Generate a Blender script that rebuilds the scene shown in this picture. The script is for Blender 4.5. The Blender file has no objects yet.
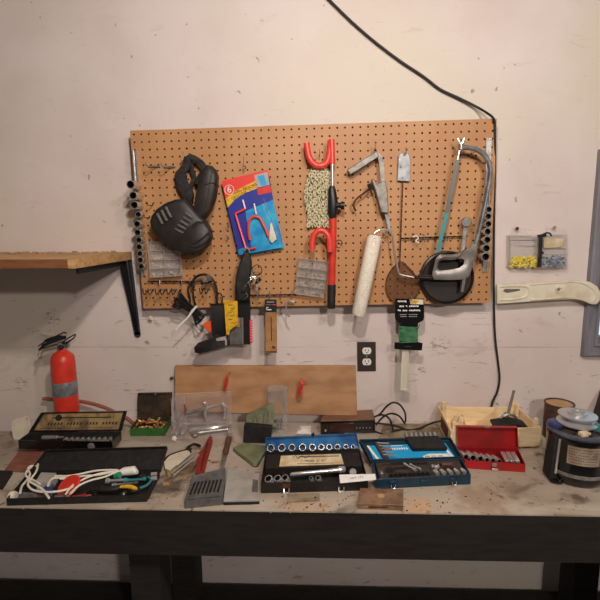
import bpy, bmesh, math, random
from mathutils import Vector, Matrix
random.seed(7)
SC = bpy.context.scene
COL = SC.collection
PI = math.pi
# ------------------------------------------------------------------ camera model
FPX = 459.07
CP = Vector((.6254, -1.6513, 1.6233))
YAW, PITCH, ROLL = .0403, .1530, -.0099
BENCH = .90
BD = .055            # distance of the pegboard face from the wall

def cam_axes():
    cy, sy, cp, sp = math.cos(YAW), math.sin(YAW), math.cos(PITCH), math.sin(PITCH)
    f = Vector((-sy*cp, cy*cp, -sp)); r = Vector((cy, sy, 0)); u = r.cross(f)
    cr, sr = math.cos(ROLL), math.sin(ROLL)
    return cr*r + sr*u, cr*u - sr*r, f
CR, CU, CF = cam_axes()
def ray(u, v): return CR*((u-300)/FPX) - CU*((v-300)/FPX) + CF
def W(u, v, d=0.0):                 # point at distance d in front of the wall
    k = ray(u, v); return CP + k*((-d-CP.y)/k.y)
def B(u, v, h=0.0):                 # point at height h above the bench top
    k = ray(u, v); return CP + k*((BENCH+h-CP.z)/k.z)
def mpp(d): return (1.6513-d)/FPX    # metres per pixel at wall distance d
X, Y, Z = Vector((1,0,0)), Vector((0,1,0)), Vector((0,0,1))
FRONT = Vector((0,-1,0))

# ------------------------------------------------------------------ materials
def lin(c):
    return tuple(((x/255)/12.92 if x/255 <= .04045 else ((x/255+.055)/1.055)**2.4) for x in c) + (1,)
def mat(name, c, rough=.5, metal=0, c2=None, scale=30, lo=.4, hi=.65, bump=0, stretch=None, coat=0, detail=4):
    m = bpy.data.materials.new(name); m.use_nodes = True
    nt = m.node_tree; b = nt.nodes['Principled BSDF']
    b.inputs['Base Color'].default_value = lin(c); b.inputs['Roughness'].default_value = rough
    b.inputs['Metallic'].default_value = metal; b.inputs['Coat Weight'].default_value = coat
    if c2 or bump:
        tc = nt.nodes.new('ShaderNodeTexCoord'); mp = nt.nodes.new('ShaderNodeMapping')
        nz = nt.nodes.new('ShaderNodeTexNoise'); nz.inputs['Scale'].default_value = scale; nz.inputs['Detail'].default_value = detail
        nt.links.new(tc.outputs['Object'], mp.inputs['Vector']); nt.links.new(mp.outputs['Vector'], nz.inputs['Vector'])
        if stretch: mp.inputs['Scale'].default_value = stretch
        if c2:
            rp = nt.nodes.new('ShaderNodeValToRGB')
            rp.color_ramp.elements[0].position = lo; rp.color_ramp.elements[1].position = hi
            rp.color_ramp.elements[0].color = lin(c); rp.color_ramp.elements[1].color = lin(c2)
            nt.links.new(nz.outputs['Fac'], rp.inputs['Fac']); nt.links.new(rp.outputs['Color'], b.inputs['Base Color'])
        if bump:
            bp = nt.nodes.new('ShaderNodeBump'); bp.inputs['Strength'].default_value = bump; bp.inputs['Distance'].default_value = .002
            nt.links.new(nz.outputs['Fac'], bp.inputs['Height']); nt.links.new(bp.outputs['Normal'], b.inputs['Normal'])
    return m
def clear(name, c, gloss=.25, rough=.12, tint=.985):
    """thin clear plastic: mostly see-through with a glossy skin and a little haze"""
    m = bpy.data.materials.new(name); m.use_nodes = True; nt = m.node_tree
    nt.nodes.clear()
    out = nt.nodes.new('ShaderNodeOutputMaterial'); tr = nt.nodes.new('ShaderNodeBsdfTransparent')
    tr.inputs['Color'].default_value = (tint, tint, tint, 1)
    gl = nt.nodes.new('ShaderNodeBsdfPrincipled'); gl.inputs['Base Color'].default_value = lin(c); gl.inputs['Roughness'].default_value = rough
    mx = nt.nodes.new('ShaderNodeMixShader'); lw = nt.nodes.new('ShaderNodeLayerWeight'); lw.inputs['Blend'].default_value = .35
    ma = nt.nodes.new('ShaderNodeMath'); ma.operation = 'MULTIPLY_ADD'; ma.inputs[1].default_value = .28; ma.inputs[2].default_value = gloss
    nt.links.new(lw.outputs['Facing'], ma.inputs[0]); nt.links.new(ma.outputs[0], mx.inputs['Fac'])
    nt.links.new(tr.outputs[0], mx.inputs[1]); nt.links.new(gl.outputs[0], mx.inputs[2]); nt.links.new(mx.outputs[0], out.inputs['Surface'])
    return m

M = {}
M['black'] = mat('black_plastic', (24,23,24), .42)
M['blackm'] = mat('black_matte', (20,19,19), .7, c2=(38,35,34), scale=60)
M['blackenamel'] = mat('black_enamel', (12,12,14), .18, coat=.4)
M['rubber'] = mat('black_rubber', (26,24,23), .6)
M['tool'] = mat('tool_plastic', (38,33,30), .52, c2=(47,41,37), scale=40)
M['fabric'] = mat('black_webbing', (27,25,27), .85, c2=(52,48,46), scale=90)
M['chrome'] = mat('chrome', (214,212,209), .24, .7)
M['steel'] = mat('steel', (172,170,168), .34, .75, c2=(136,130,122), scale=50)
M['cast'] = mat('cast_aluminium', (160,157,152), .38, .55, c2=(138,131,123), scale=25)
M['galv'] = mat('galvanised_steel', (150,154,155), .45, .45, c2=(118,122,124), scale=40)
M['dull'] = mat('dull_grey_metal', (150,147,140), .5, .35, c2=(120,114,106), scale=50)
M['bluesteel'] = mat('blue_grey_steel', (112,118,132), .35, .7, c2=(88,90,102), scale=40)
M['darkhole'] = mat('dark_bore', (14,12,11), .6)
M['rust'] = mat('rusty_wire', (110,62,38), .7, .3, c2=(70,42,30), scale=90)
M['darksteel'] = mat('dark_wire', (52,42,36), .5, .5)
M['red'] = mat('red_paint', (220,60,42), .38, c2=(204,50,36), scale=25)
M['redvinyl'] = mat('red_vinyl', (234,70,60), .35, coat=.3)
M['redbox'] = mat('red_enamel', (176,22,26), .38, c2=(150,20,22), scale=14)
M['redin'] = mat('red_enamel_worn', (158,20,24), .4, c2=(126,20,20), scale=20)
M['redtool'] = mat('dull_red_plastic', (158,42,34), .45, c2=(130,34,28), scale=60)
M['orange'] = mat('orange_plastic', (240,92,36), .45)
M['yellow'] = mat('yellow_card', (226,180,40), .5, c2=(205,150,30), scale=70, lo=.5, hi=.6)
M['yel'] = mat('bright_yellow', (245,222,30), .45)
M['white'] = mat('white_plastic', (236,232,224), .4)
M['cream'] = mat('cream_plastic', (228,220,198), .45, c2=(206,190,160), scale=22, lo=.45, hi=.75)
M['whitec'] = mat('white_cord', (238,230,212), .5)
M['paper'] = mat('paper', (240,236,228), .8)
M['tag'] = mat('tag_paper', (250,249,246), .8)
M['label'] = mat('old_label', (232,216,178), .7, c2=(205,180,135), scale=30)
M['goldlabel'] = mat('aged_gold_label', (168,140,92), .6, c2=(104,82,56), scale=28, lo=.4, hi=.62)
M['kraft'] = mat('kraft_card', (178,132,84), .75, c2=(158,112,68), scale=40)
M['teal'] = mat('teal_plastic', (20,56,76), .38, c2=(16,46,62), scale=30)
M['sky'] = mat('light_blue_card', (28,160,214), .45)
M['blue'] = mat('blue_enamel', (36,92,150), .25, .25, c2=(60,130,190), scale=14, coat=.3)
M['navy'] = mat('navy_card', (36,48,150), .45)
M['cyan'] = mat('cyan_card', (20,130,200), .45, c2=(40,180,220), scale=22)
M['brownbox'] = mat('worn_black_tin', (34,29,27), .5, .2, c2=(74,54,42), scale=55, lo=.58, hi=.75)
M['mould'] = mat('dark_moulded_tray', (58,50,46), .6, c2=(70,60,54), scale=50)
M['green'] = mat('green_tin', (52,112,52), .42, .1, c2=(38,82,40), scale=45, lo=.45, hi=.7)
M['darktin'] = mat('dark_tin_inside', (58,50,42), .5, .3, c2=(88,70,50), scale=40)
M['brass'] = mat('brass', (220,182,112), .32, .55)
M['copper'] = mat('copper_bullet', (190,118,78), .35, .6)
M['olive'] = mat('olive_green_paint', (134,140,106), .55, c2=(108,112,84), scale=35)
M['greypl'] = mat('grey_plastic', (104,102,98), .55, c2=(84,80,76), scale=45)
M['greylight'] = mat('pale_grey_plastic', (176,172,166), .5, c2=(158,152,146), scale=25)
M['wood'] = mat('shelf_pine', (206,166,112), .6, c2=(176,130,80), scale=12, stretch=(1,6,9), bump=.2)
M['woodd'] = mat('shelf_edge_brown', (142,92,58), .6, c2=(118,74,46), scale=12, stretch=(1,8,8))
M['ply'] = mat('plywood', (184,140,98), .62, c2=(158,114,78), scale=7, stretch=(1.2,1,3.2), bump=.15, detail=6)
M['crate'] = mat('poplar_crate_wood', (244,222,180), .65, c2=(232,204,158), scale=14, stretch=(1,1,6))
M['reddish'] = mat('reddish_plank', (150,96,76), .65, c2=(120,72,56), scale=20, stretch=(1,5,1))
M['handlewood'] = mat('dark_handle_wood', (112,74,58), .5, c2=(84,56,44), scale=40)
M['walnut'] = mat('woodgrain_veneer', (142,102,74), .5, c2=(104,72,52), scale=26, stretch=(1,6,6), lo=.35, hi=.65)
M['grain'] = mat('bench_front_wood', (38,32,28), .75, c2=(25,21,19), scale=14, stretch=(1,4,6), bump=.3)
M['display'] = mat('dark_red_display', (48,10,10), .2, coat=.5)
M['sleeve'] = mat('roller_nap', (240,232,216), .9, c2=(224,214,196), scale=150, bump=.4)
M['chain'] = mat('pale_chain', (214,206,170), .5)
M['gwire'] = mat('green_coated_wire', (84,142,98), .4, c2=(58,112,76), scale=60)
M['tie'] = mat('clear_cable_tie', (232,226,204), .4)
M['hose'] = mat('pinkish_rubber_hose', (158,96,76), .55, c2=(136,80,64), scale=20)
M['pulley'] = mat('pulley_metal', (196,194,196), .32, .6)
M['pan'] = mat('dark_disc', (46,36,32), .38, .3, c2=(30,25,24), scale=18)
M['pinkred'] = mat('red_pink_strip', (226,60,84), .5)
M['anchorb'] = mat('blue_grey_anchor', (150,168,190), .5)
M['casing'] = mat('grey_window_paint', (132,131,138), .5, c2=(114,113,122), scale=12, stretch=(4,4,.6))
M['mlabel'] = mat('motor_plate', (170,156,136), .45, .2, c2=(140,120,98), scale=30)
M['can'] = mat('brown_rusty_can', (98,72,60), .5, .3, c2=(72,52,44), scale=26, stretch=(1,1,3))
M['cloth'] = mat('beige_rag', (158,142,116), .9, c2=(122,106,84), scale=22)
M['bulletlid'] = mat('tan_lid', (196,160,116), .7, c2=(176,138,96), scale=30)
M['bluetape'] = mat('blue_tape', (58,68,112), .35)
M['shaving'] = mat('wood_shaving', (188,150,112), .8, c2=(160,122,88), scale=80)
M['teel'] = mat('teal_blade_paint', (56,142,148), .45, .2)
M['bladed'] = mat('worn_blade', (92,100,100), .45, .6)
M['sketch'] = mat('pencil_mark', (120,112,104), .9)
M['steelblue'] = mat('grey_blue_paint', (66,72,78), .4, .4)
M['clear'] = clear('clear_plastic', (240,234,230), .03)
M['clearh'] = clear('hazy_clear_plastic', (226,218,212), .06, .2)
M['milky'] = clear('milky_clear_plastic', (228,218,208), .30, .25)
M['shellp'] = clear('clamshell_plastic', (240,228,228), .08, .1)
M['glass'] = clear('jar_glass', (240,236,228), .04, .05, .99)
M['pane'] = clear('window_glass', (220,235,240), .05, .03, .98)
M['bag'] = clear('polybag', (238,234,224), .10, .25)

def wall_material():
    m = bpy.data.materials.new('painted_wall'); m.use_nodes = True; nt = m.node_tree
    b = nt.nodes['Principled BSDF']; b.inputs['Roughness'].default_value = .62
    N = nt.nodes.new; L = nt.links.new
    geo = N('ShaderNodeNewGeometry')
    def noise(scale, detail=5, dist=0, stretch=None):
        mp = N('ShaderNodeMapping'); L(geo.outputs['Position'], mp.inputs['Vector'])
        if stretch: mp.inputs['Scale'].default_value = stretch
        n = N('ShaderNodeTexNoise'); n.inputs['Scale'].default_value = scale; n.inputs['Detail'].default_value = detail
        n.inputs['Distortion'].default_value = dist; L(mp.outputs[0], n.inputs['Vector']); return n.outputs['Fac']
    sep = N('ShaderNodeSeparateXYZ'); L(geo.outputs['Position'], sep.inputs[0]); sepz = sep.outputs['Z']
    def ramp(f, p0, p1, v0=0, v1=1):
        r = N('ShaderNodeMapRange'); r.inputs['From Min'].default_value = p0; r.inputs['From Max'].default_value = p1
        r.inputs['To Min'].default_value = v0; r.inputs['To Max'].default_value = v1; L(f, r.inputs['Value']); return r.outputs[0]
    def mul(a, b_):
        q = N('ShaderNodeMath'); q.operation = 'MULTIPLY'
        for i, x in enumerate((a, b_)):
            if isinstance(x, (int, float)): q.inputs[i].default_value = x
            else: L(x, q.inputs[i])
        return q.outputs[0]
    def mix(a, col, fac):
        q = N('ShaderNodeMixRGB'); L(fac, q.inputs['Fac']); L(a, q.inputs['Color1']) if not isinstance(a, tuple) else setattr(q.inputs['Color1'], 'default_value', a)
        q.inputs['Color2'].default_value = col; return q.outputs[0]
    c = mix(lin((224,211,205)), lin((216,201,194)), ramp(noise(3.1, 6), .42, .62))
    c = mix(c, lin((218,207,192)), ramp(noise(1.3, 3, .5), .5, .66))
    low = ramp(sepz, 1.15, 1.75, 1, .25)
    c = mix(c, lin((176,158,146)), mul(mul(ramp(noise(7, 8, 1.0, (1,1,2.2)), .60, .74), .4), low))
    c = mix(c, lin((110,92,78)), mul(ramp(noise(30, 2, .3), .72, .75), .6))
    c = mix(c, lin((130,108,92)), mul(mul(ramp(noise(13, 6, 2.0, (.6,1,3.0)), .655, .70), .5), low))
    for (u, v, r, col, amt) in ((440,345,.035,(130,118,110),.7),(422,370,.015,(96,84,78),.9),(52,318,.03,(96,84,76),.8),(20,384,.03,(110,98,90),.7),(530,390,.015,(120,108,100),.4)):
        p = W(u, v); d = N('ShaderNodeVectorMath'); d.operation = 'DISTANCE'; L(geo.outputs['Position'], d.inputs[0]); d.inputs[1].default_value = p
        nn = noise(60, 4, 2.0, (.6,1,1.5)); f = mul(ramp(nn, .545, .575), ramp(d.outputs['Value'], r*.6, r*1.3, amt, 0)); c = mix(c, lin(col), f)
    s = N('ShaderNodeMath'); s.operation = 'SUBTRACT'; L(sep.outputs['Z'], s.inputs[0]); s.inputs[1].default_value = 1.1919
    a = N('ShaderNodeMath'); a.operation = 'ABSOLUTE'; L(s.outputs[0], a.inputs[0])
    c = mix(c, lin((140,124,112)), mul(ramp(a.outputs[0], .0006, .0026, 1, 0), mul(ramp(noise(4, 4), .42, .62), .6)))
    L(c, b.inputs['Base Color'])
    bp = N('ShaderNodeBump'); bp.inputs['Strength'].default_value = .25; bp.inputs['Distance'].default_value = .003
    L(noise(14, 6), bp.inputs['Height']); L(bp.outputs[0], b.inputs['Normal'])
    return m
M['wall'] = wall_material()

def bench_material():
    m = bpy.data.materials.new('bench_top_board'); m.use_nodes = True; nt = m.node_tree
    b = nt.nodes['Principled BSDF']; b.inputs['Roughness'].default_value = .55
    N = nt.nodes.new; L = nt.links.new
    geo = N('ShaderNodeNewGeometry')
    cur = lin((188,174,157))
    for scale, st, lo, hi, col, amt, dist in ((2.2,(1,1,1),.40,.60,(160,144,126),1,0), (5,(.7,2,1),.52,.66,(198,188,172),.8,.4),
                                    (6.5,(1,1,1),.60,.70,(88,72,60),.85,1.0), (30,(1,1.6,1),.64,.70,(96,66,46),.8,.5),
                                    (75,(1,1,1),.66,.72,(70,48,36),.7,0), (3.4,(1,1,1),.62,.72,(196,140,92),.45,1.4)):
        mp = N('ShaderNodeMapping'); mp.inputs['Scale'].default_value = st; mp.inputs['Location'].default_value = (scale*.13, .7, 0)
        L(geo.outputs['Position'], mp.inputs['Vector'])
        n = N('ShaderNodeTexNoise'); n.inputs['Scale'].default_value = scale; n.inputs['Detail'].default_value = 6; n.inputs['Distortion'].default_value = dist
        L(mp.outputs[0], n.inputs['Vector'])
        r = N('ShaderNodeMapRange'); r.inputs['From Min'].default_value = lo; r.inputs['From Max'].default_value = hi; r.inputs['To Max'].default_value = amt
        L(n.outputs['Fac'], r.inputs['Value'])
        q = N('ShaderNodeMixRGB'); L(r.outputs[0], q.inputs['Fac']); q.inputs['Color2'].default_value = lin(col)
        if isinstance(cur, tuple): q.inputs['Color1'].default_value = cur
        else: L(cur, q.inputs['Color1'])
        cur = q.outputs[0]
    for (u, v, r, col, amt) in ((168,486,.075,(70,58,50),.8), (150,478,.05,(84,66,52),.6), (576,498,.035,(78,54,42),.75), (196,474,.05,(112,96,80),.6), (480,500,.10,(150,116,88),.5), (418,505,.05,(206,164,122),.7), (300,506,.06,(196,158,120),.5), (20,490,.06,(92,78,66),.7), (515,490,.05,(120,98,80),.5)):
        p = B(u, v); d = N('ShaderNodeVectorMath'); d.operation = 'DISTANCE'; L(geo.outputs['Position'], d.inputs[0]); d.inputs[1].default_value = (p.x, p.y, BENCH)
        n = N('ShaderNodeTexNoise'); n.inputs['Scale'].default_value = 38; n.inputs['Detail'].default_value = 7; L(geo.outputs['Position'], n.inputs['Vector'])
        a = N('ShaderNodeMath'); a.operation = 'MULTIPLY_ADD'; L(n.outputs['Fac'], a.inputs[0]); a.inputs[1].default_value = r*1.9; L(d.outputs['Value'], a.inputs[2])
        k = N('ShaderNodeMapRange'); k.inputs['From Min'].default_value = r*1.30; k.inputs['From Max'].default_value = r*1.85; k.inputs['To Min'].default_value = amt; k.inputs['To Max'].default_value = 0; L(a.outputs[0], k.inputs['Value'])
        q = N('ShaderNodeMixRGB'); L(k.outputs[0], q.inputs['Fac']); L(cur, q.inputs['Color1']); q.inputs['Color2'].default_value = lin(col); cur = q.outputs[0]
    L(cur, b.inputs['Base Color'])
    return m
M['bench'] = bench_material()
M['peg'] = mat('hardboard', (192,142,94), .55, c2=(178,126,80), scale=5, lo=.35, hi=.7, detail=8)
M['hole_shade'] = mat('painted_hole_shade', (70,42,24), .8)  # dark brown paints in the shade of deep holes
M['concrete'] = mat('dark_concrete_floor', (74,68,62), .8, c2=(56,51,46), scale=8)
M['lowwall'] = M['wall']
M['ceil'] = mat('bare_ceiling_boards', (92,76,62), .85, c2=(70,58,48), scale=6, stretch=(1,12,1))

# ------------------------------------------------------------------ geometry collector
def perp(t):
    a = Z if abs(t.z) < .85 else X
    n = (a - t*a.dot(t)).normalized(); return n, t.cross(n)
def sm(pts, n=5, closed=False):
    """Catmull-Rom through the points"""
    pts = [Vector(p) for p in pts]; N = len(pts); out = []
    rng = range(N) if closed else range(N-1)
    for i in rng:
        p = lambda k: pts[k % N] if closed else pts[min(max(k, 0), N-1)]
        a, b, c, d = p(i-1), p(i), p(i+1), p(i+2)
        for j in range(n):
            t = j/n
            out.append(.5*((2*b) + (c-a)*t + (2*a-5*b+4*c-d)*t*t + (3*b-a-3*c+d)*t**3))
    if not closed: out.append(pts[-1])
    return out
class G:
    def __init__(s): s.bm = bmesh.new(); s.ms = []
    def mi(s, m):
        m = M[m] if isinstance(m, str) else m
        if m not in s.ms: s.ms.append(m)
        return s.ms.index(m)
    def face(s, vs, k):
        try: f = s.bm.faces.new(vs); f.material_index = k; f.smooth = True; return f
        except ValueError: return None
    def loft(s, rings, m, close=True, cap=True, loop=False):
        k = s.mi(m); R = [[s.bm.verts.new(p) for p in r] for r in rings]; n = len(R[0])
        pairs = list(zip(R, R[1:])) + ([(R[-1], R[0])] if loop else [])
        for a, b in pairs:
            for i in range(n if close else n-1):
                s.face((a[i], a[(i+1) % n], b[(i+1) % n], b[i]), k)
        if cap and not loop:
            s.face(list(reversed(R[0])), k); s.face(R[-1], k)
        return s
    def hexa(s, p, m):          # 4 bottom points, 4 top points
        return s.loft([p[:4], p[4:]], m)
    def box(s, c, size, m, ax=(X, Y, Z)):
        c = Vector(c); a, b, d = (ax[0]*size[0]/2, ax[1]*size[1]/2, ax[2]*size[2]/2)
        q = lambda k: [c-a-b+k, c+a-b+k, c+a+b+k, c-a+b+k]
        return s.hexa(q(-d)+q(d), m)
    def prism(s, pts, vec, m): return s.loft([[Vector(p) for p in pts], [Vector(p)+Vector(vec) for p in pts]], m)
    def pillow(s, pts, vec, m, r=.25, steps=4):
        """outline extruded along vec with rounded shoulders (r = share of width lost at the ends)"""
        pts = [Vector(p) for p in pts]; c = sum(pts, Vector())/len(pts); vec = Vector(vec); rings = []
        for i in range(steps*2+1):
            t = i/(steps*2); e = (1-abs(2*t-1)**3.0)
            sc = 1-r*(1-e**.6)
            rings.append([c+(p-c)*sc+vec*t for p in pts])
        return s.loft(rings, m)
    def tube(s, pts, r, m, n=8, closed=False, flat=None):
        pts = [Vector(p) for p in pts]; N = len(pts); rr = r if isinstance(r, (list, tuple)) else [r]*N
        rings = []; nrm = None
        for i, p in enumerate(pts):
            a = pts[(i-1) % N] if (closed or i > 0) else p; b = pts[(i+1) % N] if (closed or i < N-1) else p
            t = (b-a).normalized() if (b-a).length > 1e-9 else Z
            if nrm is None: nrm, bi = perp(t)
            nrm = (nrm - t*nrm.dot(t)); nrm = nrm.normalized() if nrm.length > 1e-6 else perp(t)[0]
            bi = t.cross(nrm)
            if flat: # (normal direction, thickness ratio): flattened strap
                fn = flat[0] - t*flat[0].dot(t); fn.normalize(); w = t.cross(fn)
                rings.append([p + w*math.cos(2*PI*j/n)*rr[i] + fn*math.sin(2*PI*j/n)*rr[i]*flat[1] for j in range(n)])
            else:
                rings.append([p + (nrm*math.cos(2*PI*j/n) + bi*math.sin(2*PI*j/n))*rr[i] for j in range(n)])
        return s.loft(rings, m, cap=not closed, loop=closed)
    def cyl(s, a, b, r, m, n=20, r2=None):
        return s.lathe([(r, 0), (r if r2 is None else r2, (Vector(b)-Vector(a)).length)], a, Vector(b)-Vector(a), m, n)
    def lathe(s, prof, o, axis, m, n=24, cap=True, up=None, sx=1):
        axis = Vector(axis).normalized(); o = Vector(o); u, v = perp(axis)
        rings = [[o+axis*h+(u*math.cos(2*PI*j/n)+v*sx*math.sin(2*PI*j/n))*max(r, 1e-5) for j in range(n)] for r, h in prof]
        return s.loft(rings, m, cap=cap)
    def pipe(s, a, b, r, m, n=18, wall=.25, bore='darkhole', depth=.7):
        """socket: tube with a real blind bore opening at b"""
        a, b = Vector(a), Vector(b); L = (b-a).length; ax = (b-a)/L; ri = r*(1-wall)
        s.lathe([(r*.92, 0), (r, L*.06), (r, L*.94), (r*.95, L), (ri, L)], a, ax, m, n, cap=False)
        u, v = perp(ax); rg = lambda rad, h: [a+ax*h+(u*math.cos(2*PI*j/n)+v*math.sin(2*PI*j/n))*rad for j in range(n)]
        s.loft([rg(ri, L), rg(ri*.97, L*(1-depth)), rg(ri*.01, L*(1-depth))], bore, cap=False)
        s.face([s.bm.verts.new(p) for p in reversed(rg(r*.92, 0))], s.mi(m))
        return s
    def ball(s, c, r, m, sc=(1,1,1), n=14):
        c = Vector(c); rings = []
        for i in range(1, n//2+1):
            a = PI*i/(n//2+1); rings.append([c+Vector((math.sin(a)*math.cos(2*PI*j/n)*r*sc[0], math.sin(a)*math.sin(2*PI*j/n)*r*sc[1], math.cos(a)*r*sc[2])) for j in range(n)])
        return s.loft(rings, m)
    def tray(s, c, up, h, t, m, floor=None):
        """open box on corners c (FL,FR,BR,BL), walls of height h along up"""
        c = [Vector(p) for p in c]; up = Vector(up).normalized(); k = s.mi(m); kf = s.mi(floor or m)
        inn = []
        for i in range(4):
            a = (c[(i+1) % 4]-c[i]).normalized(); b = (c[(i-1) % 4]-c[i]).normalized(); inn.append(c[i]+(a+b)*t)
        V = s.bm.verts.new
        o0 = [V(p) for p in c]; o1 = [V(p+up*h) for p in c]; i1 = [V(p+up*h) for p in inn]; i0 = [V(p+up*t) for p in inn]
        s.face(list(reversed(o0)), k)
        for i in range(4):
            j = (i+1) % 4
            s.face((o0[i], o0[j], o1[j], o1[i]), k); s.face((o1[i], o1[j], i1[j], i1[i]), k); s.face((i1[i], i1[j], i0[j], i0[i]), kf)
        s.face(i0, kf); return s
    def build(s, name, parent=None, bevel=0, sharp=32, origin=None):
        bmesh.ops.remove_doubles(s.bm, verts=s.bm.verts, dist=1e-6)
        bmesh.ops.recalc_face_normals(s.bm, faces=s.bm.faces)
        vs = s.bm.verts
        if parent is not None: o = WORLDPOS[parent.name]
        elif origin is not None: o = Vector(origin)
        else:
            xs = [v.co.x for v in vs]; ys = [v.co.y for v in vs]; zs = [v.co.z for v in vs]
            o = Vector(((min(xs)+max(xs))/2, (min(ys)+max(ys))/2, min(zs)))
        if parent is not None and parent.type == 'MESH': pass
        bmesh.ops.translate(s.bm, verts=vs, vec=-o)
        me = bpy.data.meshes.new(name); s.bm.to_mesh(me); s.bm.free()
        for m in s.ms: me.materials.append(m)
        me.set_sharp_from_angle(angle=math.radians(sharp))
        ob = bpy.data.objects.new(name, me); COL.objects.link(ob)
        if parent is not None:
            ob.parent = parent; WORLDPOS[ob.name] = o
        else:
            ob.location = o; WORLDPOS[ob.name] = o
        if bevel:
            bv = ob.modifiers.new('bevel', 'BEVEL'); bv.width = bevel; bv.segments = 2; bv.limit_method = 'ANGLE'; bv.angle_limit = math.radians(40)
        return ob
WORLDPOS = {}
def tag(o, label, cat, group=None, kind=None):
    if label: o['label'] = label
    if cat: o['category'] = cat
    if group: o['group'] = group
    if kind: o['kind'] = kind
    return o
def thing(name, label, cat, loc, group=None):
    e = bpy.data.objects.new(name, None); e.empty_display_size = .03; COL.objects.link(e); e.location = loc
    WORLDPOS[e.name] = Vector(loc); return tag(e, label, cat, group)
def text(name, s, o, r, u, size, m, parent, align='CENTER', ext=.0002, name_label=None, fit=None):
    """flat lettering: origin o, reading direction r, up direction u"""
    cu = bpy.data.curves.new('t', 'FONT'); cu.body = s; cu.size = size; cu.extrude = ext; cu.align_x = align; cu.align_y = 'CENTER'
    tmp = bpy.data.objects.new('t', cu); COL.objects.link(tmp); bpy.context.view_layer.update()
    me = bpy.data.meshes.new_from_object(tmp.evaluated_get(bpy.context.evaluated_depsgraph_get())); bpy.data.objects.remove(tmp)
    r = Vector(r).normalized(); u = Vector(u).normalized(); u = (u-r*u.dot(r)).normalized(); n = r.cross(u); k = 1
    if fit:
        w = max(v.co.x for v in me.vertices)-min(v.co.x for v in me.vertices); k = fit/w
    base = WORLDPOS[parent.name]
    for v in me.vertices: v.co = Vector(o)-base + r*v.co.x*k + u*v.co.y + n*v.co.z
    me.materials.clear(); me.materials.append(M[m]); me.name = name
    ob = bpy.data.objects.new(name, me); COL.objects.link(ob); ob.parent = parent; WORLDPOS[ob.name] = base
    return ob
def WP(lst, d): return [W(u, v, d) for u, v in lst]
def CZ(lst): return [Vector((p.x, p.y, max(p.z, BENCH+.0006))) for p in lst]
def BP(lst, h=0): return [B(u, v, h) for u, v in lst]
# ================================================================== SETTING
WX0, WZ0, WZ1 = 1.572, 1.163, 1.879      # outer edge of the window casing
XL, XR, H = -1.6, 3.2, 2.42
OX0, OX1, OZ0, OZ1 = WX0+.03, WX0+.70, WZ0+.03, WZ1-.03   # rough opening in the wall
g = G()
def wbox(g, x0, x1, y0, y1, z0, z1, m): g.box(((x0+x1)/2, (y0+y1)/2, (z0+z1)/2), (x1-x0, y1-y0, z1-z0), m)
wbox(g, XL, OX0, 0, .12, 0, H, 'wall'); wbox(g, OX1, XR, 0, .12, 0, H, 'wall')
wbox(g, OX0, OX1, 0, .12, 0, OZ0, 'wall'); wbox(g, OX0, OX1, 0, .12, OZ1, H, 'wall')
g.build('wall_back').__setitem__('kind', 'structure')
g = G(); wbox(g, XL, XR, -3.6, .12, -.1, 0, 'concrete'); g.build('floor')['kind'] = 'structure'
g = G(); wbox(g, XL, XR, -3.6, .12, H, H+.08, 'ceil'); g.build('ceiling')['kind'] = 'structure'

# window: casing boards with mitred profile, sash and glass
def frame_loft(g, x0, x1, z0, z1, prof, m):
    """prof: list of (inset, y)"""
    rings = []
    for (x, z, sx, sz) in ((x0, z0, 1, 1), (x1, z0, -1, 1), (x1, z1, -1, -1), (x0, z1, 1, -1)):
        rings.append([Vector((x+sx*i, y, z+sz*i)) for i, y in prof])
    g.loft(rings, m, close=True, cap=False, loop=True)
g = G(); frame_loft(g, WX0, WX0+.73, WZ0, WZ1, [(0,.0),(0,-.022),(.006,-.026),(.019,-.026),(.023,-.014),(.034,-.014),(.038,-.022),(.046,-.022),(.048,.0)], 'casing')
win = g.build('window_1'); win['kind'] = 'structure'
g = G(); frame_loft(g, WX0+.046, WX0+.684, WZ0+.046, WZ1-.046, [(0,-.001),(.0,-.006),(.006,-.006),(.009,.012),(.020,.014),(.022,.03),(.0,.03)], 'casing'); g.build('window_frame', win)
g = G(); wbox(g, WX0+.060, WX0+.670, .0205, .0235, WZ0+.060, WZ1-.060, 'pane'); g.build('window_pane', win)

# ================================================================== WORKBENCH
FY = -.558
bench = thing('workbench', 'long grey stained workbench against the painted wall, covered with tools', 'workbench', (.5, -.28, 0))
g = G()
for x0, x1, yb in ((-1.5, -.40, -.10), (-.40, 1.30, -.004), (1.30, 3.0, -.004)):
    wbox(g, x0, x1, FY, yb, BENCH-.004, BENCH, 'bench')
g.build('worktop', bench)
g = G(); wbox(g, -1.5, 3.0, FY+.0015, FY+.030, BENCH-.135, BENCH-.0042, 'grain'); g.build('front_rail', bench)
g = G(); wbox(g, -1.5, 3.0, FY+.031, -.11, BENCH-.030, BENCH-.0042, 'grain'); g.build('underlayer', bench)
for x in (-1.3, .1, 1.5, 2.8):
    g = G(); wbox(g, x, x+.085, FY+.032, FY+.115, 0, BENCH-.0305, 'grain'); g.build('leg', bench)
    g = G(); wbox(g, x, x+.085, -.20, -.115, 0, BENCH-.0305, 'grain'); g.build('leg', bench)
g = G(); wbox(g, -1.5, 3.0, FY+.06, -.05, .22, .245, 'grain'); g.build('lower_shelf', bench)

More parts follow.
